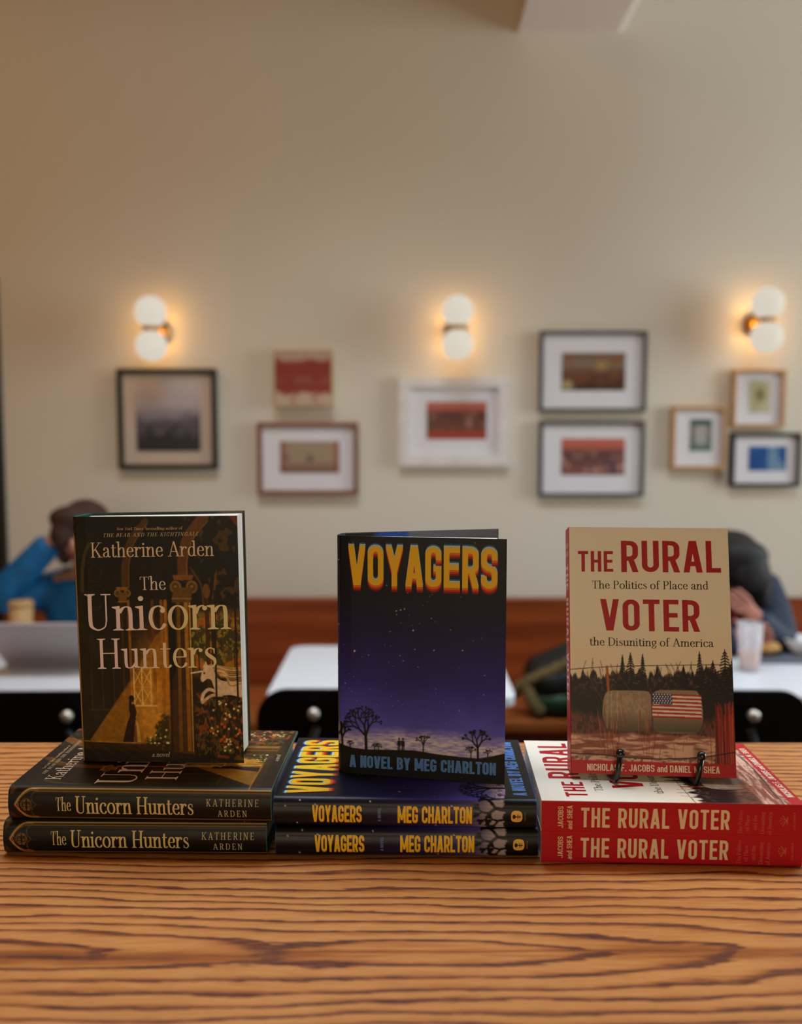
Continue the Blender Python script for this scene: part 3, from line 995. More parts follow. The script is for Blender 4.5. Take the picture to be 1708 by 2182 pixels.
def art_rural(w=300):
    A = Art(w, int(w * 1.51), (232, 210, 178))
    A.vgrad([(0, (244, 233, 217)), (.35, (243, 231, 212)), (.60, (241, 220, 192)), (1, (238, 210, 180))])
    # tree line
    n = A.noise(46, 8, 3, 3)
    edge = .60 - .03 * np.clip(A.u - .3, 0, 1) - (A.noise(34, 2, 4, 3) - .45) * .09
    wood = np.clip((A.v - edge) / .012, 0, 1)
    A.blend(wood, (34, 20, 18))
    A.blend(wood * np.clip((A.noise(70, 90, 6, 3) - .55) / .1, 0, 1) * np.clip((.70 - A.v) / .06, 0, 1) * .55, (132, 104, 92))
    rng = random.Random(3)
    def fir(x, y0, y1, wd):
        for k in range(14):
            t = k / 13
            y = y0 + (y1 - y0) * t
            ww = wd * (.12 + t) * rng.uniform(.7, 1.2)
            A.line([(x - ww, y + .008), (x, y), (x + ww, y + .008)], .008, (26, 16, 15))
        A.line([(x, y0 - .008), (x, y1)], .006, (26, 16, 15))
    for x, y0, y1, wd in ((.375, .525, .66, .05), (.325, .535, .66, .03), (.45, .53, .66, .028), (.80, .515, .66, .035), (.955, .505, .66, .07), (.88, .55, .68, .07), (.70, .57, .66, .04), (1.0, .54, .7, .05)):
        fir(x, y0, y1, wd)
    for i in range(40):
        x = rng.choice([rng.uniform(.0, .35), rng.uniform(.5, .8)])
        y = rng.uniform(.58, .66)
        a = rng.uniform(-.7, .7)
        A.line([(x, y), (x + math.sin(a) * .05, y - math.cos(a) * .045)], .003, (40, 24, 20), .8)
    A.line(smooth([(0, .588), (.3, .572), (.7, .562), (1, .555)]), .004, (30, 18, 16))
    A.line([(.228, .575), (.235, .67)], .016, (176, 92, 40))
    # grass and track
    g = np.clip((A.v - .755 - (A.noise(24, 3, 8, 2) - .5) * .05) / .03, 0, 1)
    A.blend(g, (112, 60, 44))
    gn = A.noise(80, 60, 9, 3)
    A.blend(g * np.clip((gn - .5) / .12, 0, 1) * .8, (58, 32, 26))
    tr = np.clip((A.v - .838 + (A.noise(10, 3, 10, 2) - .5) * .02) / .015, 0, 1)
    A.blend(tr, (222, 172, 150))
    A.blend(tr * np.clip((A.noise(16, 150, 12, 3) - .50) / .16, 0, 1) * .75, (150, 96, 80))
    A.blend(tr * np.clip((A.noise(6, 70, 13, 2) - .60) / .08, 0, 1) * .8, (126, 58, 44))
    A.blend(np.clip((A.v - .925) / .01, 0, 1) * np.clip((A.noise(50, 90, 14, 3) - .52) / .08, 0, 1) * .7, (90, 58, 56))
    # bales wrapped side by side, flag laid over the right one
    def bale(x0, x1, y0, y1, c):
        q = smooth([(x0 + .05, y0 + .001), (x1 - .05, y0), (x1 - .012, y0 + .014), (x1 + .008, y0 + .06), (x1 + .008, y1 - .05), (x1 - .02, y1 - .008), (x1 - .07, y1), (x0 + .07, y1), (x0 + .02, y1 - .008), (x0 - .006, y1 - .05), (x0 - .004, y0 + .05), (x0 + .014, y0 + .012), (x0 + .05, y0 + .001)])
        A.poly(q[:-1], c)
    bale(.205, .505, .668, .826, (158, 132, 110))
    bale(.50, .80, .662, .832, (150, 128, 108))
    A.blend(np.clip((A.u - .20) / .01, 0, 1) * np.clip((.81 - A.u) / .01, 0, 1) * np.clip((A.v - .75) / .07, 0, 1) * np.clip((.835 - A.v) / .01, 0, 1) * .75, (74, 64, 48))
    for x in (.23, .255, .29): A.line([(x, .675), (x - .006, .82)], .006, (196, 172, 146), .6)
    A.blend(np.clip((A.u - .21) / .01, 0, 1) * np.clip((.80 - A.u) / .01, 0, 1) * np.clip((A.v - .67) / .01, 0, 1) * np.clip((.77 - A.v) / .02, 0, 1) * np.clip((A.noise(60, 80, 15, 2) - .5) / .1, 0, 1) * .3, (206, 180, 156))
    A.line([(.50, .67), (.503, .83)], .008, (70, 56, 46))
    for i in range(13):
        y = .676 + (.772 - .676) * i / 13
        h = (.772 - .676) / 13
        A.poly([(.502, y), (.80, y + .003), (.806, y + h + .003), (.503, y + h)], (178, 32, 40) if i % 2 == 0 else (238, 222, 206))
    A.poly([(.502, .676), (.625, .678), (.626, .720), (.502, .719)], (40, 38, 86))
    for j in range(5):
        for i in range(7):
            A.ell(.512 + i * .017 + (j % 2) * .006, .681 + j * .0082, .0042, .0028, (236, 226, 226))
    # red stems
    for i in range(70):
        x = rng.uniform(.885, 1.0)
        A.line([(x, rng.uniform(.70, .78)), (x + rng.uniform(-.012, .012), .95)], .006, rng.choice([(150, 26, 16), (112, 20, 14), (176, 50, 30), (80, 14, 10), (190, 84, 60)]), .8)
    for i in range(60):
        x = rng.choice([rng.gauss(.24, .035), rng.gauss(.46, .03), rng.uniform(.02, .9)])
        y = rng.uniform(.80, .95)
        a = rng.uniform(-.25, .25)
        L_ = rng.uniform(.04, .14)
        A.line([(x, y), (x + math.sin(a) * L_, y - math.cos(a) * L_)], .003, rng.choice([(160, 70, 40), (126, 40, 24), (196, 120, 86)]), .8)
    for a, b in (((.10, .60), (.24, .76)), ((.27, .58), (.45, .74)), ((.33, .72), (.47, .90))): A.line([a, b], .003, (150, 86, 54), .7)
    A.line(smooth([(0, .922), (.20, .925), (.46, .935), (.75, .926), (1, .90)]), .007, (52, 20, 24))
    # band with the authors' names
    A.poly([(0, .947), (1, .947), (1, 1), (0, 1)], (186, 22, 34))
    return A


def sample(lin_img, u, v):
    h, w = lin_img.shape[:2]
    X = np.clip(u * w - .5, 0, w - 1.001)
    Y = np.clip(v * h - .5, 0, h - 1.001)
    i, j = X.astype(int), Y.astype(int)
    a, b = (X - i)[..., None], (Y - j)[..., None]
    i1, j1 = np.minimum(i + 1, w - 1), np.minimum(j + 1, h - 1)
    return (lin_img[j, i] * (1 - a) + lin_img[j, i1] * a) * (1 - b) + (lin_img[j1, i] * (1 - a) + lin_img[j1, i1] * a) * b


class Sheet:
    """collects vertices, faces and ink colours of one printed sheet"""
    def __init__(s):
        s.V, s.F4, s.FN, s.Cc, s.n = [], [], [], [], 0
    def grid(s, P, col):
        h, w = P.shape[:2]
        idx = np.arange(h * w).reshape(h, w) + s.n
        s.V.append(P.reshape(-1, 3)); s.Cc.append(np.broadcast_to(col, P.shape).reshape(-1, 3)); s.n += h * w
        s.F4.append(np.stack([idx[:-1, :-1], idx[:-1, 1:], idx[1:, 1:], idx[1:, :-1]], -1).reshape(-1, 4))
    def poly(s, pts, col):
        s.V.append(np.array(pts, float)); s.Cc.append(np.array(np.broadcast_to(col, (len(pts), 3)))); s.FN.append(list(range(s.n, s.n + len(pts)))); s.n += len(pts)
    def build(s, name, material, parent=None):
        V = np.concatenate(s.V); Cc = np.concatenate(s.Cc)
        F4 = np.concatenate(s.F4) if s.F4 else np.zeros((0, 4), int)
        loops = np.concatenate([F4.reshape(-1)] + [np.array(f) for f in s.FN]).astype(np.int32)
        tot = np.concatenate([np.full(len(F4), 4), np.array([len(f) for f in s.FN], int)]).astype(np.int32)
        st = np.concatenate([[0], np.cumsum(tot)[:-1]]).astype(np.int32)
        me = bpy.data.meshes.new(name)
        me.vertices.add(len(V)); me.vertices.foreach_set('co', V.astype(np.float32).reshape(-1))
        me.loops.add(len(loops)); me.loops.foreach_set('vertex_index', loops)
        me.polygons.add(len(tot)); me.polygons.foreach_set('loop_start', st); me.polygons.foreach_set('loop_total', tot)
        me.update(calc_edges=True)
        at = me.color_attributes.new('Col', 'FLOAT_COLOR', 'POINT')
        rgba = np.ones((len(V), 4), np.float32); rgba[:, :3] = Cc
        at.data.foreach_set('color', rgba.reshape(-1))
        me.polygons.foreach_set('use_smooth', np.concatenate([np.ones(len(F4), bool), np.zeros(len(s.FN), bool)]))
        me.validate()
        return link(name, me, material, parent)


# ------------------------------------------------------------------ books
# book space: X runs from head to foot of the book, Y from spine to fore-edge, Z from back cover to front cover
class Profile:
    """the cover wrapped round the book: points (y, z) from the front fore-edge over the spine to the back fore-edge"""
    def __init__(s, pts, s_front, s_spine):
        s.p = np.array(pts, float)
        d = np.hypot(*np.diff(s.p, axis=0).T)
        s.s = np.concatenate([[0], np.cumsum(d)])
        s.f, s.sp = s_front, s_spine          # arc lengths where front ends / spine ends
        s.L = s.s[-1]
    def at(s, t, off=0.0):
        t = np.asarray(t, float)
        y = np.interp(t, s.s, s.p[:, 0]); z = np.interp(t, s.s, s.p[:, 1])
        e = 6e-4
        a, b = np.clip(t - e, 0, s.L), np.clip(t + e, 0, s.L)
        ty = np.interp(b, s.s, s.p[:, 0]) - np.interp(a, s.s, s.p[:, 0])
        tz = np.interp(b, s.s, s.p[:, 1]) - np.interp(a, s.s, s.p[:, 1])
        l = np.hypot(ty, tz) + 1e-12
        # outward normal: travelling -y on the front cover, outward is +z
        return y + tz / l * off, z - ty / l * off


def arc_pts(cy, cz, r, a0, a1, n=8):
    return [(cy + r * math.cos(math.radians(a0 + (a1 - a0) * k / n)), cz + r * math.sin(math.radians(a0 + (a1 - a0) * k / n))) for k in range(n + 1)]


def closed_profile(D, T, r, bulge=0.0, z0=0.0):
    pts = [(D, z0 + T)] + arc_pts(r, z0 + T - r, r, 90, 180)
    if bulge:
        for k in range(1, 8):
            t = k / 8
            pts.append((-bulge * math.sin(PI * t), z0 + T - r - (T - 2 * r) * t))
    pts += arc_pts(r, z0 + r, r, 180, 270) + [(D, z0)]
    pr = Profile(pts, 0, 0)
    half = pr.L / 2
    sp = T * .5
    pr.f, pr.sp = half - sp, half + sp
    return pr


def open_profile(D, T, r, ang_front, ang_back, Db=None):
    """standing book: the two boards fan out from the spine by the given angles (degrees)"""
    af, ab = math.radians(ang_front), math.radians(ang_back)
    f0, b0 = np.array((r * .9, T)), np.array((r * .9, 0.0))
    df, db = np.array((math.cos(af), math.sin(af))), np.array((math.cos(ab), -math.sin(ab)))
    pts = [tuple(f0 + df * D * t) for t in (1, .8, .6, .4, .2, .05)]
    pts += arc_pts(r, T - r, r, 100, 180, 6)[1:]
    pts += arc_pts(r, r, r, 180, 260, 6)
    pts += [tuple(b0 + db * (Db or D) * t) for t in (.05, .2, .4, .6, .8, 1)]
    pr = Profile(pts, 0, 0)
    half = (pr.L + D - (Db or D)) / 2
    pr.f, pr.sp = half - T * .5, half + T * .5
    return pr


def shell(bm_sheet, pr, x0, x1, off_out, off_in, nx, ns, colfun):
    """a wrapped sheet with an outer printed face, an inner face and closed rims"""
    S_ = bm_sheet
    t = np.linspace(0, pr.L, ns)
    if ns < 60:
        t = np.unique(np.concatenate([t, pr.s]))
    xs = np.linspace(x0, x1, nx)
    def surf(off, tt, xx):
        y, z = pr.at(tt, off)
        return np.stack([np.tile(xx[:, None], (1, len(tt))), np.tile(y, (len(xx), 1)), np.tile(z, (len(xx), 1))], -1)
    S_.grid(surf(off_out, t, xs), colfun(t, (xs - x0) / (x1 - x0), 'out'))
    tc_ = np.unique(np.concatenate([np.linspace(0, pr.L, 40), pr.s]))
    S_.grid(surf(off_in, tc_, np.linspace(x0, x1, 2))[:, ::-1], colfun(tc_[::-1], np.array([0, 1.0]), 'in'))
    for X in (x0, x1):
        P = np.stack([surf(off_out, t, np.array([X]))[0], surf(off_in, t, np.array([X]))[0]], 0)
        S_.grid(P, colfun(t, np.array([0, 1.0]), 'rim'))
    for T_ in (0.0, pr.L):
        tt = np.array([T_])
        P = np.stack([surf(off_out, tt, xs)[:, 0], surf(off_in, tt, xs)[:, 0]], 0)
        S_.grid(P, colfun(np.array([T_] * nx), np.array([0, 1.0]), 'rim'))


def put_front(S_, pr, H, D, polys, col, lift):
    """polygons in cover uv (u 0..1 from spine to fore-edge, v 0..1 from head to foot)"""
    for i, p in enumerate(polys):
        P = np.array(p, float)
        y, z = pr.at(pr.f - P[:, 0] * pr.f, lift + (i % 9) * 2.5e-6)
        S_.poly(np.stack([P[:, 1] * H, y, z], 1), col(P) if callable(col) else lin(col))


def clip_half(p, b, keep_below):
    out = []
    for q, r in zip(p, p[1:] + p[:1]):
        iq, ir = (q[1] <= b) == keep_below or q[1] == b, (r[1] <= b) == keep_below or r[1] == b
        if iq: out.append(q)
        if iq != ir:
            t = (b - q[1]) / (r[1] - q[1])
            out.append((q[0] + (r[0] - q[0]) * t, b))
    return out


def slice_b(polys, step=.1):
    """cut polygons into narrow strips along b"""
    out = []
    for p in polys:
        lo, hi = min(q[1] for q in p), max(q[1] for q in p)
        cuts = [k * step for k in range(int(lo / step) + 1, int(hi / step) + 1) if lo + 1e-4 < k * step < hi - 1e-4]
        rest = [tuple(q) for q in p]
        for c in cuts:
            a = clip_half(rest, c, True)
            rest = clip_half(rest, c, False)
            if len(a) > 2: out.append(a)
            if len(rest) < 3: break
        if len(rest) > 2: out.append(rest)
    return out


def put_spine(S_, pr, H, polys, col, lift):
    """polygons in spine coords: a 0..1 from head to foot, b 0..1 from front ridge to back ridge"""
    for i, p in enumerate(slice_b(polys)):
        P = np.array(p, float)
        y, z = pr.at(pr.f + P[:, 1] * (pr.sp - pr.f), lift + (i % 9) * 2.5e-6)
        S_.poly(np.stack([P[:, 0] * H, y, z], 1), col(P) if callable(col) else lin(col))


def line_front(txt, font, u0, u1, v0, v1, cap, asp, **kw):
    """set a line between u0 and u1 with its baseline running from v0 to v1; cap in v units"""
    polys, w = layout(txt, font, **kw)
    k = (u1 - u0) / w
    return [[(u0 + x * k, v0 + (v1 - v0) * x / w - y * cap) for x, y in p] for p in polys]


def line_spine(txt, font, a0, a1, b, cap, **kw):
    polys, w = layout(txt, font, **kw)
    k = (a1 - a0) / w
    return [[(a0 + x * k, b - y * cap) for x, y in p] for p in polys]


def line_cross(txt, font, a, b0, b1, cap, **kw):
    """text that runs up across the spine (letters lie on their side): baseline at a, from b0 up to b1"""
    polys, w = layout(txt, font, **kw)
    k = (b1 - b0) / w
    return [[(a - y * cap, b0 + x * k) for x, y in p] for p in polys]


ARTS = {}
A_ = art_unicorn(320); ARTS['garden'] = A_.linear()
A_ = art_voyagers(320); ARTS['night'] = A_.linear()
A_ = art_rural(330); ARTS['rural'] = A_.linear()


def spine_night():
    A = Art(560, 64, (20, 14, 20))
    for c in range(3):
        A.a[..., c] = np.interp(A.u, [0, .3, .62, .82, .9, 1], [[v[c] / 255. for v in ((20, 14, 18), (26, 18, 34), (44, 36, 82), (92, 82, 124), (150, 138, 150), (16, 13, 14))][i] for i in range(6)])
    A.px = 1 / 560
    fine = A.noise(12, 60, 5, 2)
    m = np.clip((A.u - .76 - .05 * (A.noise(3, 12, 7, 2) - .5)) / .06, 0, 1) * (.4 + .9 * (fine - .2))
    A.blend(np.clip(m, 0, 1), (186, 170, 172))
    e = .876 + .014 * (A.noise(2, 16, 8, 3) - .5) * 2
    A.blend(np.clip((A.u - e) / .003, 0, 1), (15, 12, 12))
    K = (16, 12, 15)
    rng = random.Random(2)
    def limb(x, y, a, l, w, d):
        x1, y1 = x - math.cos(a) * l, y - math.sin(a) * l / A.k
        A.line([(x, y), (x1, y1)], w, K)
        if d == 0:
            for k in range(6):
                b = a + rng.uniform(-1.2, 1.2)
                A.line([(x1, y1), (x1 - math.cos(b) * .014, y1 - math.sin(b) * .014 / A.k)], .007, K)
            A.ell(x1, y1, .008, .008 / A.k, K)
            return
        for sgn in (1, -1):
            limb(x1, y1, a + sgn * rng.uniform(.35, .8), l * rng.uniform(.65, .85), w * .8, d - 1)
    limb(.885, .30, .12, .038, .014, 3)
    limb(.885, .62, -.25, .03, .010, 2)
    for u, v in ((.045, .25), (.10, .06), (.16, .20), (.09, .85), (.37, .08), (.62, .9), (.30, .8), (.68, .2), (.72, .55)):
        A.ell(u, v, .0028, .0028 / A.k, (236, 226, 216))
    return A.linear()


def spine_dark():
    A = Art(560, 72, (16, 11, 9))
    A.px = 1 / 560
    A.blend(np.clip((.10 - np.abs(A.v - .02)) / .1, 0, 1) * .6, (44, 34, 18))
    A.a *= (.8 + .4 * A.noise(20, 5, 3, 2))[..., None]
    G, G2 = (206, 164, 96), (150, 110, 56)
    A.line([(.10, .03), (1, .03)], .005, G); A.line([(.10, .11), (1, .11)], .0035, G2)
    A.line([(.10, .92), (1, .92)], .004, (170, 108, 56)); A.line([(.10, .995), (1, .995)], .0035, (120, 74, 40))
    for wd, c, q in ((.0055, G, 1.0), (.003, G2, .86)):
        A.line(smooth([(.11, .5 - .47 * q), (.075, .5 - .44 * q), (.045, .5 - .24 * q), (.098 - .073 * q, .5)]), wd, c)
        A.line(smooth([(.11, .5 + .44 * q), (.075, .5 + .41 * q), (.045, .5 + .22 * q), (.098 - .073 * q, .5)]), wd, (190, 124, 64))
    for k in range(2):
        A.line([(.068 + (.021 - .003 * k) * math.cos(t), .5 + (.021 - .003 * k) * math.sin(t) / A.k) for t in np.linspace(0, 2 * PI, 33)], .0022, (128, 96, 48))
    A.line(smooth([(.10, .12), (.088, .25), (.092, .40), (.106, .49)]), .0022, (110, 92, 60)); A.line(smooth([(.10, .88), (.088, .75), (.092, .60), (.106, .51)]), .0022, (110, 92, 60))
    A.line([(.106, .5), (.125, .5)], .002, (80, 66, 44))
    A.poly([(.004, .04), (.03, -.02), (.018, .14), (.008, .25)], (96, 52, 24), .8)
    A.poly([(.004, .98), (.05, .98), (.02, .80), (.004, .70)], (96, 50, 20), .6)
    return A.linear()


SP_NIGHT, SP_DARK = spine_night(), spine_dark()
DARK_BACK, NIGHT_BACK, RED_BACK = lin((30, 26, 18)), lin((17, 14, 20)), lin((170, 22, 34))
INK = {'garden': (ARTS['garden'], SP_DARK, DARK_BACK), 'night': (ARTS['night'], SP_NIGHT, NIGHT_BACK), 'rural': (ARTS['rural'], None, RED_BACK)}


def ink_fun(kind, pr, inner, flap=None):
    art, sp, back = INK[kind]
    def f(t, v, side):
        if side == 'rim':
            return np.array(inner[1])
        if side == 'in':
            c = np.zeros((len(v), len(t), 3)) + np.array(inner[0])
            if flap is not None:
                for (a, b, cc) in flap:
                    mk = (t >= a * pr.L) & (t <= b * pr.L)
                    c[:, mk] = np.array(cc)
            return c
        out = np.zeros((len(v), len(t), 3)) + back
        fr = t <= pr.f
        u = 1 - t[fr] / pr.f
        U, Vv = np.meshgrid(u, v)
        out[:, fr] = sample(art, U, Vv)
        sm = (t > pr.f) & (t <= pr.sp)
        if sp is not None and sm.any():
            b = (t[sm] - pr.f) / (pr.sp - pr.f)
            B, Vv = np.meshgrid(b, v)
            out[:, sm] = sample(sp, Vv, B)
        elif sm.any():
            out[:, sm] = lin((186, 18, 32))
        return out
    return f


PINK, CREAM = np.array((250, 222, 230)), np.array((240, 222, 172))


def title_tint(P):
    k = np.clip((P[:, 0:1] - .30) / .35, 0, 1)
    return lin((PINK * (1 - k) + CREAM * k) / 255.0)


def letter_cover(kind, S_, pr, H, D):
    e = 0.00009
    if kind == 'garden':
        c1, c2 = (226, 200, 160), (216, 176, 118)
        F = lambda *a, **k: line_front(*a, H / D, **k)
        put_front(S_, pr, H, D, F('New York Times', 'serif', .262, .425, .055, .0545, .0115, italic=True, TK=.11), c2, e)
        put_front(S_, pr, H, D, F('bestselling author of', 'serif', .442, .667, .0545, .053, .0115, TK=.11), c2, e)
        put_front(S_, pr, H, D, F('THE BEAR AND THE NIGHTINGALE', 'serif', .177, .762, .082, .078, .0148, italic=True, track=.14), c1, e)
        put_front(S_, pr, H, D, F('Katherine Arden', 'serif', .095, .855, .164, .159, .060, TK=.095, TN=.034), (236, 208, 176), e)
        put_front(S_, pr, H, D, F('The', 'serif', .392, .555, .295, .294, .053, TK=.09), title_tint, e)
        put_front(S_, pr, H, D, F('Unicorn', 'serif', .035, .948, .461, .452, .149), title_tint, e)
        put_front(S_, pr, H, D, F('Hunters', 'serif', .106, .854, .616, .608, .123, TK=.093), title_tint, e)
        put_front(S_, pr, H, D, F('a novel', 'serif', .429, .539, .978, .977, .019, italic=True, TK=.10), (216, 190, 150), e)
        gold = (226, 200, 142)
        put_spine(S_, pr, H, line_spine('The', 'serif', .180, .240, .68, .40, TK=.11), gold, e)
        put_spine(S_, pr, H, line_spine('Unicorn Hunters', 'serif', .253, .708, .76, .52, TK=.12, TN=.045), gold, e)
        put_spine(S_, pr, H, line_spine('KATHERINE', 'serif', .755, .955, .48, .20, track=.24, TK=.105, TN=.05), (206, 186, 150), e)
        put_spine(S_, pr, H, line_spine('ARDEN', 'serif', .798, .910, .80, .20, track=.24, TK=.105, TN=.05), (206, 186, 150), e)
        put_spine(S_, pr, H, line_cross('DEL', 'sans', .0655, .68, .32, .0085, s=.16, track=.1), (128, 96, 48), e)
        put_spine(S_, pr, H, line_cross('REY', 'sans', .0810, .68, .32, .0085, s=.16, track=.1), (128, 96, 48), e)
    elif kind == 'night':
        F = lambda *a, **k: line_front(*a, H / D, **k)
        P = dict(s=.142, track=.055, W=.405)
        lay = [(-.0135, (34, 92, 140)), (-.0075, (186, 206, 206)), (.0235, (120, 12, 8)), (.0165, (198, 34, 12)), (.009, (222, 110, 20)), (0, (240, 188, 26))]
        for k, (dv, c) in enumerate(lay):
            put_front(S_, pr, H, D, F('VOYAGERS', 'sans', .057, .948, .203 + dv, .201 + dv, .163, **P), c, e * (k + 1) * .5)
        put_front(S_, pr, H, D, F('A NOVEL BY MEG CHARLTON', 'sans', .058, .949, .972, .964, .0525, s=.19, track=.05), (84, 130, 196), e)
        Y = (246, 198, 44)
        for dv, c, k in ((.030, (170, 60, 20), 1), (-.012, (196, 150, 70), 2), (0, Y, 3)):
            put_spine(S_, pr, H, line_spine('VOYAGERS', 'sans', .148 + dv * .02, .338 + dv * .02, .80 + dv, .58, s=.17, track=.05), c, e * k * .6)
            put_spine(S_, pr, H, line_spine('MEG CHARLTON', 'sans', .475 + dv * .02, .757 + dv * .02, .80 + dv, .58, s=.17, track=.05), c, e * k * .6)
        put_spine(S_, pr, H, line_cross('A NOVEL', 'sans', .411, .76, .27, .012, s=.16, track=.06), (104, 112, 170), e)
        put_spine(S_, pr, H, [[(.926 + .0215 * math.copysign(abs(math.cos(t)) ** .7, math.cos(t)), .52 + .20 * math.copysign(abs(math.sin(t)) ** .7, math.sin(t))) for t in np.linspace(0, 2 * PI, 32)[:-1]]], (240, 190, 92), e)
        K = (40, 24, 14)
        put_spine(S_, pr, H, [[(.916 + .006 * math.cos(t), .52 + .075 * math.sin(t)) for t in np.linspace(0, 2 * PI, 14)[:-1]], [(.918, .505), (.942, .505), (.942, .535), (.918, .535)], [(.929, .44), (.932, .44), (.932, .60), (.929, .60)], [(.936, .46), (.938, .46), (.938, .58), (.936, .58)]], K, e * 1.6)
        put_spine(S_, pr, H, line_cross('HARPER', 'sans', .9605, .66, .38, .0055, s=.18, track=.1), (120, 92, 46), e)
    else:
        R_, K = (176, 8, 22), (44, 24, 20)
        F = lambda *a, **k: line_front(*a, H / D, **k)
        put_front(S_, pr, H, D, F('THE', 'sans', .055, .277, .187, .186, .086, s=.155, track=.11), R_, e)
        put_front(S_, pr, H, D, F('RURAL', 'sans', .328, .950, .187, .184, .131, s=.155, track=.10), R_, e)
        put_front(S_, pr, H, D, F('VOTER', 'sans', .192, .808, .428, .427, .129, s=.155, track=.10), R_, e)
        put_front(S_, pr, H, D, F('The Politics of Place and', 'serif', .140, .869, .257, .254, .033, TK=.105, TN=.05), K, e)
        put_front(S_, pr, H, D, F('the Disuniting of America', 'serif', .120, .890, .490, .487, .033, TK=.105, TN=.05), K, e)
        put_front(S_, pr, H, D, F('NICHOLAS F. JACOBS', 'sans', .098, .508, .988, .985, .027, s=.15, track=.09), (240, 218, 190), e)
        put_front(S_, pr, H, D, F('and', 'sans', .524, .586, .985, .985, .027, s=.15, track=.06), (240, 218, 190), e)
        put_front(S_, pr, H, D, F('DANIEL M. SHEA', 'sans', .602, .901, .985, .984, .027, s=.15, track=.09), (240, 218, 190), e)
        W_ = (238, 210, 176)
        put_spine(S_, pr, H, line_spine('THE RURAL VOTER', 'sans', .152, .718, .83, .62, s=.16, track=.12), W_, e)
        put_spine(S_, pr, H, line_cross('JACOBS', 'sans', .084, .86, .18, .0205, s=.13, track=.09), W_, e)
        put_spine(S_, pr, H, line_cross('and SHEA', 'sans', .119, .90, .15, .0205, s=.13, track=.09), W_, e)
        dk = (206, 92, 78)
        for a, b0, b1, s_ in ((.766, .95, .20, 'The Politics'), (.793, .86, .36, 'of Place'), (.821, .83, .35, 'and the'), (.850, .95, .25, 'Disuniting'), (.877, .97, .25, 'of America')):
            put_spine(S_, pr, H, line_cross(s_, 'serif', a, b0, b1, .015, TK=.12, TN=.07), dk, e)
        crown = []
        for k in range(5):
            t = -.9 + .45 * k
            crown += ribbon([(.934, .52), (.934 - .024 * math.cos(t), .52 + .19 * math.sin(t))], lambda i, d: .0045)
            crown.append([(.934 - .024 * math.cos(t) + .003 * math.cos(q), .52 + .19 * math.sin(t) + .022 * math.sin(q)) for q in np.linspace(0, 2 * PI, 9)[:-1]])
        crown += ribbon([(.936, .40), (.936, .64)], lambda i, d: .004)
        put_spine(S_, pr, H, crown, dk, e)
        put_spine(S_, pr, H, line_cross('COLUMBIA', 'sans', .966, .78, .25, .008, s=.13, track=.16), dk, e)


MAT_JACKET = {'garden': print_mat('garden_jacket_print', .40, 0, .25), 'night': print_mat('night_jacket_print', .38, 0, .25), 'rural': print_mat('rural_cover_print', .40, 0, .25)}
MAT_CASE = {'garden': mat('teal_case_cloth', L3(30, 92, 82), .5, var=.08, vscale=200), 'night': mat('blue_case_cloth', L3(30, 52, 150), .5, var=.08, vscale=200)}


def pages(name, H, D, y0, z0, z1, parent, margin=.0032):
    bm = bmesh.new()
    box(bm, margin, H - margin, y0, D - margin, z0, z1, .0006, 1)
    return bm_obj(name, bm, M['page'], parent)


def flat_book(kind, H, D, T, hardback, label, group, loc, rz, dense):
    t = empty('book', loc, rz, label, 'book', group)
    r = .0075 if hardback else .0009
    pr = closed_profile(D, T, r, .0012 if hardback else .0)
    sh = Sheet()
    inner = {'garden': (lin((40, 36, 26)), lin((190, 182, 168))), 'night': (lin((30, 30, 50)), lin((60, 60, 90))), 'rural': (lin((236, 226, 208)), lin((236, 224, 204)))}[kind]
    shell(sh, pr, 0, H, 0, -.0004 if hardback else -.0003, 300 if dense else 260, 420 if dense else 400, ink_fun(kind, pr, inner))
    letter_cover(kind, sh, pr, H, D)
    sh.build('dust_jacket' if hardback else 'paper_cover', MAT_JACKET[kind], t)
    if hardback:
        cs = Sheet()
        shell(cs, pr, -.0006, H + .0006, -.00045, -.0030, 2, 40, lambda tt, v, s_: np.array((.1, .1, .1)))
        c = cs.build('case_board', MAT_CASE[kind], t)
        pages('page_block', H, D, .006, .0032, T - .0032, t, .004)
    else:
        pages('page_block', H, D, .0006, .0005, T - .0005, t, .0004)
    return t


def stand_matrix(t, x, y, z, yaw, lean=0.0, roll=0.0):
    """book space -> standing upright, front cover to the viewer; (x, y, z) = foot of the front cover at the spine"""
    B = Matrix(((0, 1, 0), (0, 0, -1), (-1, 0, 0))).to_4x4()
    t.matrix_world = Matrix.Translation((x, y, z)) @ Matrix.Rotation(yaw, 4, 'Z') @ Matrix.Rotation(-lean, 4, 'X') @ Matrix.Rotation(-roll, 4, 'Y') @ B


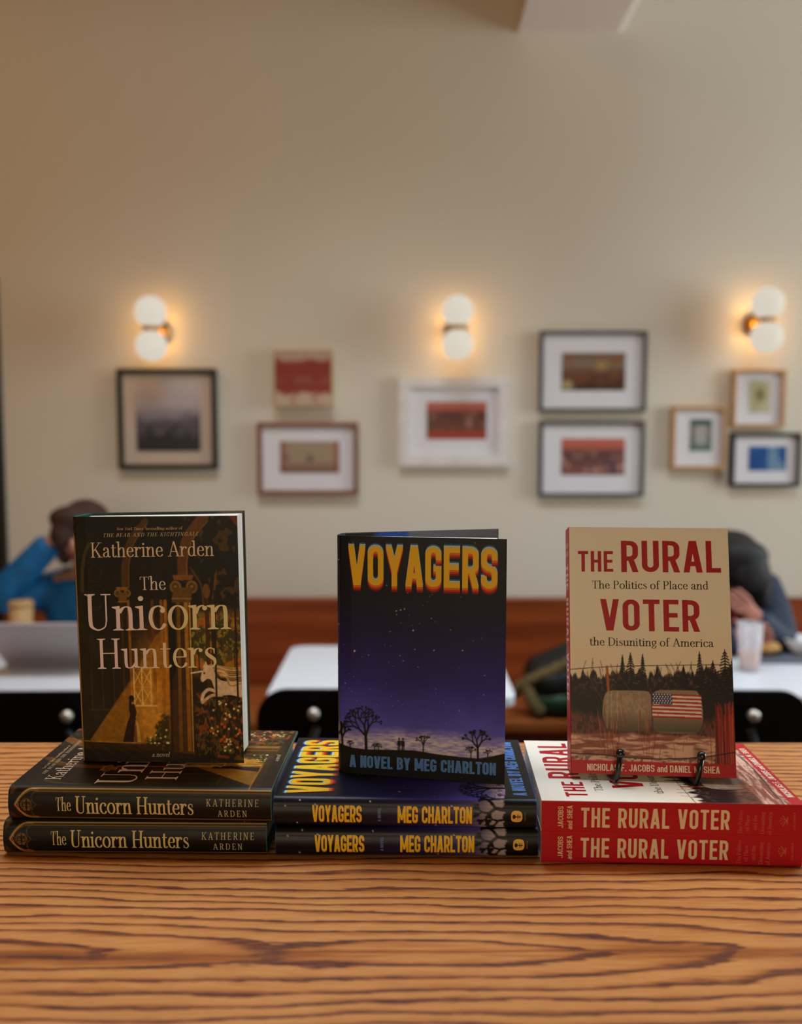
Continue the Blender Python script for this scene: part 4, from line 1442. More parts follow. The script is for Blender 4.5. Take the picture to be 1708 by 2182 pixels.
def standing_book(kind, H, D, T, af, ab, pos, yaw, label, pagez, flap, inner_col, roll=0.0):
    t = empty('book', (0, 0, 0), 0, label, 'book')
    pr = open_profile(D, T, .008, af, ab, D - (.007 if kind == 'garden' else 0))
    # shift so that the foot of the front cover (spine side) is the origin
    sh = Sheet()
    rim = {'garden': lin((26, 84, 74)), 'night': lin((20, 18, 26))}[kind]
    shell(sh, pr, 0, H, 0, -.0004, 430, 620, ink_fun(kind, pr, (inner_col, rim), flap))
    letter_cover(kind, sh, pr, H, D)
    j = sh.build('dust_jacket', MAT_JACKET[kind], t)
    cs = Sheet()
    pr2 = open_profile(D - .004, T, .008, af, ab, D - (.009 if kind == 'garden' else .003))
    shell(cs, pr2, .0004, H - .0004, -.00045, -.0028, 2, 40, ink_fun_flat(kind, pr2, flap, inner_col))
    cs.build('case_board', MAT_CASE_PRINT, t)
    bm = bmesh.new()
    m = .0016
    box(bm, m, H - m, .010, D + (.0006 if kind == 'garden' else -.003), 0, 1, 0)
    # the leaves lie against the front board
    for v in bm.verts:
        k = v.co.z
        base = T - .0032 + math.tan(math.radians(af)) * v.co.y
        v.co.z = base - pagez * (1 - k) * (.35 + .65 * min(1, v.co.y / .03) if True else 1)
    bm_obj('page_block', bm, M['page'], t)
    t['_o'] = 0
    del t['_o']
    stand_matrix(t, *pos, yaw, 0.0, roll)
    # origin of book space is the head; put the foot down
    t.matrix_world = t.matrix_world @ Matrix.Translation((-H, 0, -T))
    return t


MAT_CASE_PRINT = print_mat('case_lining_print', .5)


def ink_fun_flat(kind, pr, flap, inner_col):
    base = {'garden': lin((28, 96, 84)), 'night': lin((18, 16, 24))}[kind]
    def f(t, v, side):
        c = np.zeros((len(v), len(t), 3)) + base
        if side == 'in':
            c[:] = inner_col
            for (a, b, cc) in flap:
                c[:, (t >= a * pr.L) & (t <= b * pr.L)] = np.array(cc)
        return c
    return f


# ------------------------------------------------------------------ the room
def structure(name, bm, m):
    o = bm_obj(name, bm, m)
    o['kind'] = 'structure'
    return o


XL, XR, YF, ZC = -3.2, 5.0, -3.6, 4.05
bm = bmesh.new(); box(bm, XL - .1, XR + .1, YF - .1, WALL + .1, -.1, 0); structure('floor', bm, M['floor'])
bm = bmesh.new(); box(bm, XL - .1, XR + .1, YF - .1, WALL + .1, ZC, ZC + .1); structure('ceiling', bm, M['ceiling_dark'])
DX0, DX1, DZ = -2.62, -1.655, 2.06
bm = bmesh.new(); box(bm, DX1, XR + .1, WALL, WALL + .12, 0, ZC); box(bm, XL - .1, DX1, WALL, WALL + .12, DZ, ZC); box(bm, XL - .1, DX0, WALL, WALL + .12, 0, DZ)
structure('wall_back', bm, M['wall'])
bm = bmesh.new(); box(bm, XL - .12, XL, YF, WALL, 0, ZC); structure('wall_left', bm, M['brick'])
bm = bmesh.new(); box(bm, XL, XR, YF - .12, YF, 0, ZC); structure('wall_front', bm, M['brick'])
WY0, WY1, WZ0, WZ1 = 1.0, 2.9, .80, 3.20
bm = bmesh.new()
box(bm, XR, XR + .12, YF, WY0, 0, ZC); box(bm, XR, XR + .12, WY1, WALL, 0, ZC)
box(bm, XR, XR + .12, WY0, WY1, 0, WZ0); box(bm, XR, XR + .12, WY0, WY1, WZ1, ZC)
structure('wall_right', bm, M['wall'])
bm = bmesh.new()
for (a, b, c, d) in ((WY0, WY0 + .05, WZ0, WZ1), (WY1 - .05, WY1, WZ0, WZ1), (WY0, WY1, WZ0, WZ0 + .05), (WY0, WY1, WZ1 - .05, WZ1), (WY0, WY1, 2.6, 2.64)):
    box(bm, XR + .03, XR + .08, a, b, c, d)
structure('window_1', bm, M['trimw'])
bm = bmesh.new(); box(bm, DX0, DX1, WALL + .03, WALL + .07, .005, DZ)
for a, b in ((.15, .9), (1.05, 1.9)):
    box(bm, DX0 + .14, DX1 - .14, WALL + .015, WALL + .035, a, b, .01)
structure('door_1', bm, M['door'])
bm = bmesh.new(); box(bm, DX1 - .05, DX1 + .012, WALL - .03, WALL + .05, 0, DZ + .05, .006); box(bm, DX0 - .04, DX1 + .012, WALL - .03, WALL + .05, DZ, DZ + .06, .006)
structure('trim_1', bm, M['door'])
# ceiling beam that runs out of the back wall towards the camera
bm = bmesh.new()
x0, x1, zb = .466, .910, ZT + 2.0
pts = [(x0, zb), (x1 - .05, zb), (x1 - .02, zb + .012), (x1, zb + .05), (x1, ZC), (x0, ZC)]
a = [bm.verts.new((x, WALL, z)) for x, z in pts]; b = [bm.verts.new((x, YF, z)) for x, z in pts]
for i in range(len(pts)):
    j = (i + 1) % len(pts)
    bm.faces.new((a[i], a[j], b[j], b[i]))
bm.faces.new(a); bm.faces.new(b[::-1])
structure('trim_2', bm, M['beam'])
bm = bmesh.new(); box(bm, DX1 + .02, XR, WALL - .015, WALL, 0, .1, .004); structure('baseboard_back', bm, M['trimw'])

# ------------------------------------------------------------------ the oak counter
ct = empty('counter', (0, 0, ZT), 0, 'oak counter with bold dark grain carrying the three pairs of books', 'counter')
bm = bmesh.new(); box(bm, -1.3, 1.3, .30, 1.042, -.045, 0, .004, 3); bm_obj('counter_top', bm, M['oak'], ct)
bm = bmesh.new(); box(bm, -1.25, 1.25, .55, .85, -ZT, -.045); bm_obj('counter_base', bm, M['black_metal'], ct)

# ------------------------------------------------------------------ books on the counter
TU, TV, TR_ = .0314, .0270, .0289
G1, G2_, G3 = None, None, None
flat_book('garden', .2385, .158, TU, True, 'bottom book of the left stack, dark green hardcover with gold-lined spine, lying on the oak', None, (-.3602, .7485, ZT), -.0144, False)
flat_book('garden', .2385, .158, TU, True, 'upper flat hardcover of the left stack, gold-lined dark spine, under a standing book', None, (-.3552, .7501, ZT + TU + .0001), -.030, True)
flat_book('night', .2360, .158, TV, True, 'bottom book of the middle stack, dark night-sky hardcover lying on the oak', None, (-.1128, .7440, ZT), -.0110, False)
flat_book('night', .2360, .158, TV, True, 'upper flat night-sky hardcover of the middle stack with yellow letters, under the standing one', None, (-.1150, .7465, ZT + TV + .0001), -.0300, True)
flat_book('rural', .2290, .152, TR_, False, 'bottom red-spined paperback of the right stack, lying on the oak', None, (.1252, .7360, ZT), -.041, False)
flat_book('rural', .2290, .152, TR_, False, 'upper flat red-spined paperback of the right stack with white cover, under the easel', None, (.1245, .7330, ZT + TR_ + .0001), -.040, True)

standing_book('garden', .2395, .1545, .046, 0, 6.0, (-.3128, .8110, ZT + 2 * TU + .0008), -.061,
              'open hardcover standing on the left stack, pale serif title over a lamplit hall and garden', .042,
              [(.46, .54, lin((20, 80, 70))), (.54, .62, lin((20, 60, 48))), (.62, .93, lin((34, 30, 18))), (.93, 1, lin((120, 96, 80)))], lin((30, 28, 18)), .012)
standing_book('night', .2310, .1545, .027, 0, 25.0, (-.0622, .8050, ZT + 2 * TV + .0008), -.186,
              'open hardcover standing on the middle stack, big yellow letters over a starry desert night', .018,
              [(.50, .63, lin((28, 24, 22))), (.63, .72, lin((26, 84, 190))), (.72, 1, lin((120, 122, 140)))], lin((24, 22, 26)))

# paperback held on the wire easel
RV_H, RV_D, RV_T = .2335, .1515, .0295
rv = empty('book', (0, 0, 0), 0, 'cream paperback with red capitals leaning on the black wire easel, right', 'book')
pr = closed_profile(RV_D, RV_T, .0012, 0)
sh = Sheet()
shell(sh, pr, 0, RV_H, 0, -.0003, 440, 700, ink_fun('rural', pr, (lin((236, 226, 208)), lin((232, 222, 204)))))
letter_cover('rural', sh, pr, RV_H, RV_D)
sh.build('paper_cover', MAT_JACKET['rural'], rv)
pages('page_block', RV_H, RV_D, .0006, .0005, RV_T - .0005, rv, .0004)
LEAN, RYAW = math.radians(13.0), -.086
RZ = ZT + 2 * TR_ + .0058
stand_matrix(rv, .1597, .7812, RZ, RYAW, LEAN)
rv.matrix_world = rv.matrix_world @ Matrix.Translation((-RV_H, 0, -RV_T))

# easel: two bent wires with ball tips, joined behind the book
es = empty('easel', (.2345, .7775, ZT + 2 * TR_ + .0002), RYAW, 'black wire easel with two ball-tipped hooks holding the cream paperback', 'easel')
wr = .0026
zz = wr + .0003
ex = (-.0345, .0385)
for x in ex:
    bm = bmesh.new()
    pts = [(x + .0032, -.0125, .0265), (x + .0018, -.0128, .015), (x + .0003, -.0130, zz + .0035), (x - .0002, -.0120, zz + .0008), (x - .0010, -.0100, zz), (x - .004, .010, zz), (x - .005, .032, zz), (x - .005, .037, zz + .002), (x - .004, .0405, zz + .010), (x, .0540, .07), (x + .004, .0725, .15)]
    tube(bm, pts, wr)
    w = bm_obj('wire_leg', bm, M['wire'], es, True)
    bm = bmesh.new(); sphere(bm, (x + .0035, -.0125, .0295), .0042)
    b = bm_obj('ball_tip', bm, M['wire'], w, True)
bm = bmesh.new(); tube(bm, [(ex[0] + .004, .0725, .15), (ex[0] + .010, .0745, .157), (ex[1] - .002, .0745, .157), (ex[1] + .004, .0725, .15)], wr); bm_obj('top_bar', bm, M['wire'], es, True)
bm = bmesh.new(); tube(bm, [(ex[0] - .005, .03, zz), (ex[1] - .005, .03, zz)], wr * .9); bm_obj('cross_bar', bm, M['wire'], es, True)

# ------------------------------------------------------------------ banquette along the back wall
bq = empty('banquette', (0, 3.3, 0), 0, 'long wooden banquette with horizontal grain running along the cream wall', 'bench')
bm = bmesh.new(); box(bm, -1.60, 3.1, .10, .145, .46, .815, .006); bm_obj('backrest', bm, M['bench'], bq)
bm = bmesh.new(); box(bm, -1.60, 3.1, -.36, .10, .42, .46, .006); bm_obj('seat', bm, M['bench_seat'], bq)
bm = bmesh.new(); box(bm, -1.60, 3.1, -.30, -.27, 0, .42); bm_obj('front_panel', bm, M['bench'], bq)
for x in (-1.58, .7, 3.05):
    bm = bmesh.new(); box(bm, x - .02, x + .02, -.27, .145, 0, .42); bm_obj('support', bm, M['bench'], bq)

# ------------------------------------------------------------------ cafe tables
TZ = .742


def make_table(x0, x1, y0, y1, label):
    t = empty('cafe_table', ((x0 + x1) / 2, (y0 + y1) / 2, 0), 0, label, 'table', 'white tables along the banquette')
    hx, hy = (x1 - x0) / 2, (y1 - y0) / 2
    bm = bmesh.new(); slab_outline(bm, rrect(-hx, hx, -hy, hy, .035), TZ - .03, TZ, .005); bm_obj('table_top', bm, M['white_top'], t)
    bm = bmesh.new(); cyl(bm, (0, 0, .02), (0, 0, TZ - .03), .035); bm_obj('column', bm, M['black_metal'], t, True)
    bm = bmesh.new(); lathe(bm, [(0, 0), (.11, 0), (.11, .012), (.06, .03), (.036, .06), (0, .06)]); bm_obj('base', bm, M['black_metal'], t, True)
    return t


make_table(-.375, .318, 2.31, 2.905, 'empty white cafe table behind the standing night-sky book')
make_table(-1.50, -.56, 2.31, 2.905, 'white cafe table with the open laptop, left')
make_table(.66, 1.42, 2.31, 2.905, 'white cafe table with the drinking glass and plates, right')


# ------------------------------------------------------------------ chairs
def make_chair(label):
    """bent-ply cafe chair; origin on the floor under the seat centre, backrest towards -y"""
    t = empty('cafe_chair', (0, 0, 0), 0, label, 'chair', 'black chairs tucked under the tables')
    bm = bmesh.new()
    out = rrect(-.25, .25, .60, .838, (.05, .085, .085, .05), 10)
    n = len(out)
    fr, bk = [], []
    for th, lst in ((-.006, fr), (.006, bk)):
        for x, z in out:
            y = -.205 + (x / .25) ** 2 * .03 + th - (z - .6) * .12
            lst.append(bm.verts.new((x, y, z)))
    # fan with a centre row so that the curve reads
    def face(l, flip):
        half = n // 2
        left = l[half:][::-1]; right = l[:half]
        for i in range(half - 1):
            q = (right[i], right[i + 1], left[i + 1], left[i])
            bm.faces.new(q if not flip else q[::-1])
    face(fr, False); face(bk, True)
    for i in range(n):
        j = (i + 1) % n
        bm.faces.new((fr[i], bk[i], bk[j], fr[j]))
    back = bm_obj('backrest', bm, M['black_ply'], t)
    for x in (-.105, .105):
        bm = bmesh.new(); sphere(bm, (x, -.228, .776), .0125, .008, .0125); cyl(bm, (x, -.2295, .776), (x, -.218, .776), .014)
        bm_obj('bolt', bm, M['bolt'], back, True)
    bm = bmesh.new(); slab_outline(bm, rrect(-.20, .20, -.18, .21, .07), .445, .460, .004); bm_obj('seat', bm, M['black_ply'], t)
    for sx in (-1, 1):
        bm = bmesh.new(); tube(bm, [(sx * .185, .19, 0), (sx * .17, .17, .43), (sx * .16, .15, .443)], .011); bm_obj('leg', bm, M['black_metal'], t, True)
        bm = bmesh.new(); tube(bm, [(sx * .19, -.25, 0), (sx * .165, -.20, .43), (sx * .15, -.198, .60), (sx * .10, -.212, .74)], .011); bm_obj('leg', bm, M['black_metal'], t, True)
    bm = bmesh.new(); tube(bm, [(-.16, .15, .436), (.16, .15, .436)], .009); bm_obj('seat_rail', bm, M['black_metal'], t, True)
    bm = bmesh.new(); tube(bm, [(-.16, -.19, .436), (.16, -.19, .436)], .009); bm_obj('seat_rail', bm, M['black_metal'], t, True)
    return t


ch = make_chair('black chair at the empty white table, between the two hardcover stacks')
ch.location = (-.110, 2.28, 0)
for x, y, rz, lab in ((-.925, 2.26, .02, 'black chair at the laptop table, far left'), (.763, 2.27, -.02, 'black chair at the table with the glass, behind the cream paperback')):
    c = copy_tree(ch)
    c.location = (x, y, 0)
    c.rotation_euler = (0, 0, rz)
    c['label'] = lab

# ------------------------------------------------------------------ wall sconces
def make_sconce(label):
    t = empty('wall_sconce', (0, 0, 0), 0, label, 'lamp', 'double globe wall lamps')
    for s in (-1, 1):
        bm = bmesh.new(); sphere(bm, (0, -.13, s * .0655), .0625, u=36, v=24); bm_obj('globe', bm, M['globe'], t, True)
    bm = bmesh.new(); cyl(bm, (0, -.025, 0), (0, 0, 0), .045, n=32); bm_obj('wall_plate', bm, M['brass'], t, True)
    bm = bmesh.new(); cyl(bm, (0, -.13, 0), (0, -.02, 0), .009); bm_obj('arm', bm, M['brass'], t, True)
    bm = bmesh.new(); cyl(bm, (0, -.13, -.009), (0, -.13, .009), .034, n=28); bm_obj('holder', bm, M['brass'], t, True)
    l = bpy.data.lights.new('sconce_glow', 'POINT')
    l.energy = 1.9
    l.color = (1.0, .47, .05)
    l.shadow_soft_size = .03
    o = bpy.data.objects.new('sconce_glow', l)
    o.location = (0, -.090, .0)
    o.parent = t
    C.objects.link(o)
    return t


sc = make_sconce('double globe wall lamp above the black framed mountain photograph, left')
sc.location = (-.9865, WALL, ZT + .8195)
for x, z, lab in ((.224, .8235, 'double globe wall lamp above the white framed photograph, middle'), (1.444, .853, 'double globe wall lamp above the small wood framed green print, right')):
    c = copy_tree(sc)
    c.location = (x, WALL, ZT + z)
    c['label'] = lab

# ------------------------------------------------------------------ framed pictures
def pic_art(kind, w=56, h=40):
    A = Art(w, h, (120, 110, 100))
    n, n2 = A.noise(4, 3, hash_(kind), 3), A.noise(9, 7, hash_(kind) + 1, 3)
    if kind == 'mountain':
        A.vgrad([(0, (206, 188, 180)), (.35, (184, 172, 176)), (.45, (150, 140, 148)), (1, (50, 46, 52))])
        A.blend(np.clip((A.v - .46 + (n - .5) * .3) / .12, 0, 1), (84, 78, 88))
        A.blend(np.clip((A.v - .68 + (n2 - .5) * .3) / .1, 0, 1), (44, 40, 46))
        A.ell(.35, .72, .12, .07, (120, 112, 118), .6, .7)
        A.ell(.62, .74, .10, .06, (104, 96, 104), .5, .7)
    elif kind == 'redwhite':
        A.a[:] = np.array((140, 34, 26)) / 255
        A.blend(np.clip((.20 + (n - .5) * .16 - A.v) / .05, 0, 1) * .85, (196, 172, 150))
        A.blend(np.clip((.10 - np.abs(A.v - .53)) / .05, 0, 1) * np.clip((n2 - .35) / .2, 0, 1) * .7, (150, 88, 84))
        A.blend(np.clip((A.v - .70 + (n - .5) * .22) / .06, 0, 1) * .9, (206, 186, 160))
        A.blend(np.clip((n2 - .58) / .12, 0, 1) * np.clip((A.v - .7) / .05, 0, 1) * .7, (160, 90, 76))
    elif kind == 'beige':
        A.a[:] = np.array((164, 140, 116)) / 255
        A.blend(np.clip((A.v - .6) / .3, 0, 1), (128, 92, 74))
        for x in (.06, .95): A.line([(x, 0), (x, 1)], .07, (150, 70, 46), .8)
        A.ell(.5, .55, .09, .16, (96, 76, 74), .8, .7); A.ell(.12, .5, .07, .14, (104, 86, 76), .7, .7)
    elif kind == 'crowd_red':
        A.vgrad([(0, (196, 120, 104)), (.22, (176, 84, 66)), (.3, (90, 46, 38)), (.7, (110, 60, 46)), (.85, (164, 58, 34)), (1, (176, 56, 30))])
        A.blend(np.clip((n2 - .5) / .2, 0, 1) * np.clip(1 - np.abs(A.v - .5) / .3, 0, 1), (176, 128, 108))
    elif kind == 'interior':
        A.vgrad([(0, (118, 84, 64)), (.3, (140, 118, 100)), (.6, (96, 56, 36)), (1, (64, 38, 26))])
        A.blend(np.clip((n2 - .5) / .2, 0, 1) * .7, (150, 80, 40))
        A.ell(.62, .35, .13, .18, (196, 150, 76), .8, .8); A.ell(.10, .85, .14, .2, (196, 186, 130), .9, .8)
    elif kind == 'crowd_pink':
        A.vgrad([(0, (206, 110, 92)), (.25, (190, 96, 80)), (.4, (96, 60, 60)), (1, (140, 84, 74))])
        A.blend(np.clip((n2 - .48) / .2, 0, 1) * np.clip((A.v - .3) / .2, 0, 1), (206, 148, 134))
        A.blend(np.clip((.42 - n) / .2, 0, 1) * np.clip((A.v - .3) / .2, 0, 1), (62, 52, 66))
    elif kind == 'garden_gate':
        A.a[:] = np.array((176, 172, 164)) / 255
        A.line([(0, .06), (1, .06)], .2, (70, 84, 82)); A.blend(np.clip((A.v - .7) / .2, 0, 1), (96, 116, 104))
        for x in (.12, .88): A.line([(x, .15), (x, .9)], .24, (90, 104, 96), .8); A.ell(x, .4, .16, .12, (196, 120, 120), .8, .8)
    elif kind == 'leaf':
        A.a[:] = np.array((200, 192, 164)) / 255
        A.ell(.5, .45, .42, .40, (164, 158, 90), .9, .9); A.ell(.5, .45, .24, .22, (104, 96, 60), .9, .9); A.ell(.3, .78, .22, .2, (176, 172, 110), .8, .8)
    elif kind == 'blue':
        A.a[:] = np.array((24, 84, 150)) / 255
        A.blend(np.clip((n - .4) / .3, 0, 1) * .6, (16, 60, 130))
        A.poly([(.5, 0), (.74, 0), (.78, .5), (.95, .75), (.95, 1), (.5, 1)], (120, 152, 178), .9)
    return A.linear()


def hash_(s):
    return sum(ord(c) * (i + 3) for i, c in enumerate(s)) % 9973


MAT_PIC = print_mat('photo_print', .45)
MAT_FR = {k: mat(k, c, .4, var=.06, vscale=20) for k, c in {'black_frame': L3(34, 31, 30), 'red_brown_frame': L3(132, 80, 64), 'white_frame': L3(230, 222, 218), 'grey_frame': L3(84, 80, 82), 'oak_frame': L3(196, 150, 104), 'lit_canvas_side': L3(190, 160, 96)}.items()}  # canvas sides: the gold of the lit side is put into the colour
MAT_MAT = {'tan_mat': mat('tan_mount', L3(206, 186, 168), .8, var=.02), 'white_mat': mat('white_mount', L3(232, 228, 232), .8, var=.02)}


def px2wall(px, py, y):
    """a point of the wall plane at distance y seen in direction (px, py) of the reference layout, in metres"""
    p = math.radians(4.69)
    a, b = (px - 854) / 1820, -(py - 1091) / 1820
    dy, dz = math.cos(p) + b * math.sin(p), -math.sin(p) + b * math.cos(p)
    return a / dy * y, CAMH + dz / dy * y


def picture(outer, inner, fm, mm, kind, label, fw=.024, dep=.032, mitre=True):
    yf = WALL - dep
    x0, z1 = px2wall(outer[0], outer[1], yf); x1, z0 = px2wall(outer[2], outer[3], yf)
    cx, cz = (x0 + x1) / 2, (z0 + z1) / 2
    t = empty('framed_picture' if mm else 'canvas_print', (cx, WALL, cz), 0, label, 'picture', 'pictures hung on the cream wall')
    hx, hz = (x1 - x0) / 2, (z1 - z0) / 2
    if mm:
        bm = bmesh.new()
        ring = []
        for (ix, y) in ((0, 0), (0, -dep), (fw, -dep), (fw, -dep + .012), (fw, -.004)):
            ring.append([bm.verts.new((sx * (hx - ix), y, sz * (hz - ix))) for sx, sz in ((-1, -1), (1, -1), (1, 1), (-1, 1))])
        for a_, b_ in zip(ring[:-1], ring[1:]):
            for k in range(4):
                m_ = (k + 1) % 4
                bm.faces.new((a_[k], a_[m_], b_[m_], b_[k]))
        bm_obj('frame', bm, MAT_FR[fm], t)
        bm = bmesh.new(); box(bm, -hx + fw * .8, hx - fw * .8, -dep + .013, -dep + .018, -hz + fw * .8, hz - fw * .8); bm_obj('mount', bm, MAT_MAT[mm], t)
        yp = yf + .0125
        ix0, iz1 = px2wall(inner[0], inner[1], yp); ix1, iz0 = px2wall(inner[2], inner[3], yp)
        yl = -dep + .0115
    else:
        bm = bmesh.new(); box(bm, -hx, hx, -dep, 0, -hz, hz, .002); bm_obj('stretcher', bm, MAT_FR[fm], t)
        ix0, ix1, iz0, iz1 = x0 + .004, x1 - .004, z0 + .004, z1 - .004
        yl = -dep - .001
    art = pic_art(kind)
    sh = Sheet()
    h, w = art.shape[:2]
    xs, zs = np.linspace(ix0 - cx, ix1 - cx, w), np.linspace(iz1 - cz, iz0 - cz, h)
    X, Z = np.meshgrid(xs, zs)
    sh.grid(np.stack([X, np.full_like(X, yl), Z], -1), art)
    sh.grid(np.stack([X, np.full_like(X, yl + .001), Z], -1)[:, ::-1], art * 0 + .8)
    sh.build('print', MAT_PIC, t)
    return t


picture((247, 785, 463, 1000), (288, 812, 428, 962), 'black_frame', 'tan_mat', 'mountain', 'black framed greyish mountain photograph under the left wall lamp', .021)
picture((583, 745, 708, 868), None, 'lit_canvas_side', None, 'redwhite', 'small red and white abstract canvas with sides coloured as lit gold', dep=.045)
picture((547, 900, 763, 1055), (596, 940, 723, 1008), 'red_brown_frame', 'white_mat', 'beige', 'red-brown framed beige picture below the red and white canvas', .019)
picture((850, 803, 1083, 993), (909, 856, 1036, 936), 'white_frame', 'white_mat', 'crowd_red', 'white framed reddish photograph under the middle wall lamp', .042)
picture((1151, 705, 1376, 877), (1197, 752, 1331, 832), 'grey_frame', 'white_mat', 'interior', 'dark grey framed brown photograph, upper of the two stacked frames', .014)
picture((1150, 897, 1371, 1058), (1196, 934, 1330, 1012), 'grey_frame', 'white_mat', 'crowd_pink', 'dark grey framed pink crowd photograph, lower of the two stacked frames', .014)
picture((1433, 865, 1545, 1000), (1470, 893, 1515, 961), 'oak_frame', 'white_mat', 'garden_gate', 'small light wood framed upright print beside the blue picture', .014)
picture((1563, 787, 1671, 911), (1597, 810, 1640, 880), 'oak_frame', 'white_mat', 'leaf', 'small wood framed green leafy print above the blue picture', .014)
picture((1560, 922, 1704, 1037), (1595, 951, 1674, 1003), 'black_frame', 'white_mat', 'blue', 'black framed bright blue picture, lowest at the right edge', .014)

# ------------------------------------------------------------------ things on the tables
lp = empty('laptop', (-1.085, 2.62, TZ + .0005), .0, 'open silver laptop seen from behind its lid, on the left table', 'laptop')
bm = bmesh.new(); slab_outline(bm, rrect(-.152, .152, 0, .212, .012), .002, .015, .002); bm_obj('base', bm, M['alu'], lp)
bm = bmesh.new(); box(bm, -.135, .135, .03, .13, .0151, .0163); bm_obj('keyboard', bm, M['keys'], lp)
bm = bmesh.new(); slab_outline(bm, rrect(-.152, .152, 0, .212, .012), -.003, .003, .0015)
R4 = Matrix.Translation((0, .002, .017)) @ Matrix.Rotation(math.radians(134), 4, 'X')
bm.transform(R4)
lid = bm_obj('lid', bm, M['alu'], lp)
bm = bmesh.new(); sphere(bm, (0, .106, -.0032), .016, .017, .0006); sphere(bm, (.006, .128, -.0032), .004, .006, .0006); bm.transform(R4); bm_obj('lid_mark', bm, M['alu_dark'], lid, True)
cp = empty('paper_cup', (-1.285, 2.855, TZ + .0005), 0, 'tall tan paper cup behind the laptop, left edge', 'cup')
M['cup'] = mat('tan_cup', L3(186, 150, 98), .6, var=.03)
bm = bmesh.new(); lathe(bm, [(0, 0), (.027, 0), (.030, .004), (.039, .15), (.037, .15), (.028, .006), (0, .006)]); bm_obj('cup_wall', bm, M['cup'], cp, True)
bm = bmesh.new(); lathe(bm, [(0, .152), (.041, .150), (.041, .156), (.036, .166), (0, .166)]); bm_obj('cup_lid', bm, M['cup'], cp, True)

gl = empty('drinking_glass', (1.07, 2.58, TZ + .0005), 0, 'clear tumbler with a little peach drink on the right table', 'glass')
M['glass'] = mat('clear_glass', L3(236, 232, 236), .08, spec=.5)
M['glass'].node_tree.nodes['Principled BSDF'].inputs['Alpha'].default_value = .38
M['drink'] = mat('peach_drink', L3(250, 186, 150), .25, var=.03)
bm = bmesh.new(); lathe(bm, [(0, 0), (.030, 0), (.038, .150), (.036, .150), (.0285, .008), (0, .008)]); bm_obj('tumbler', bm, M['glass'], gl, True)
bm = bmesh.new(); lathe(bm, [(0, .0085), (.0275, .0085), (.0305, .060), (0, .060)]); bm_obj('drink', bm, M['drink'], gl, True)
M['china'] = mat('white_china', L3(236, 236, 238), .25, var=.01)
M['tray'] = mat('grey_slate', L3(96, 98, 108), .5, var=.1)
M['crust'] = mat('golden_crust', L3(196, 148, 82), .7, var=.25, vscale=60, bump=.5)
tr = empty('serving_tray', (1.235, 2.74, TZ + .0005), 0, 'grey tray holding food on the right table, right edge', 'tray')
bm = bmesh.new(); slab_outline(bm, rrect(-.13, .15, -.08, .10, .02), 0, .010, .002); bm_obj('tray_board', bm, M['tray'], tr)
fd = bmesh.new(); sphere(fd, (1.185, 2.755, TZ + .0335), .055, .05, .022)
for v in fd.verts: v.co += Vector((math.sin(v.co.y * 90) * .002, math.sin(v.co.x * 70) * .002, math.sin(v.co.x * 110) * .0015))
tag(bm_obj('pastry', fd, M['crust'], None, True), 'golden brown pastry on the grey tray beside the glass', 'food')
bw = empty('bowl', (1.315, 2.76, TZ + .0112), 0, 'white china bowl on the grey tray at the right edge', 'bowl')
bm = bmesh.new(); lathe(bm, [(0, 0), (.030, 0), (.032, .006), (.062, .050), (.059, .050), (.029, .010), (0, .010)]); bm_obj('bowl_wall', bm, M['china'], bw, True)
sa = empty('saucer', (.975, 2.80, TZ + .0005), 0, 'white china saucer left of the glass on the right table', 'plate')
bm = bmesh.new(); lathe(bm, [(0, 0), (.04, 0), (.075, .012), (.075, .015), (.04, .005), (0, .005)]); bm_obj('saucer_dish', bm, M['china'], sa, True)

# coat lying on the bench between the tables
M['coat'] = mat('black_nylon', L3(12, 14, 13), .5, var=.3, vscale=20, bump=.4, bscale=14)
M['coat_green'] = mat('dark_green_nylon', L3(14, 52, 24), .5, var=.2, vscale=20)
M['fur'] = mat('olive_fur', L3(116, 96, 56), .9, var=.35, vscale=70, bump=1.0, bscale=120)
co = empty('coat', (.60, 3.10, .461), 0, 'black and green coat with olive fur trim heaped on the bench', 'coat')
bm = bmesh.new(); sphere(bm, (0, 0, .10), .155, .13, .115, 40, 28)
for v in bm.verts:
    d = math.sin(v.co.x * 30 + 1) * math.cos(v.co.z * 27) * .014 + math.sin(v.co.y * 33 + v.co.x * 12) * .010
    v.co += v.co.normalized() * d
    v.co.z = max(v.co.z, 0.0)
    if v.co.x > 0: v.co.z += v.co.x * .5
bm_obj('body', bm, M['coat'], co, True)
bm = bmesh.new(); sphere(bm, (-.02, -.085, .052), .11, .06, .05, 28, 18)
for v in bm.verts: v.co.z = max(v.co.z, .001); v.co.y += math.sin(v.co.x * 50) * .006
bm_obj('lining', bm, M['coat_green'], co, True)
bm = bmesh.new(); tube(bm, smooth([(-.20, -.05, .06), (-.15, -.09, .12), (-.06, -.10, .165), (.04, -.09, .215), (.12, -.07, .26)], 5), [.016 + .009 * abs(math.sin(k * 1.3)) for k in range(21)], 10); bm_obj('fur_trim', bm, M['fur'], co, True)
bm = bmesh.new(); tube(bm, smooth([(-.15, -.09, .11), (-.13, -.12, .06), (-.10, -.13, .02)], 5), [.022] * 11, 10); bm_obj('fur_trim', bm, M['fur'], co, True)


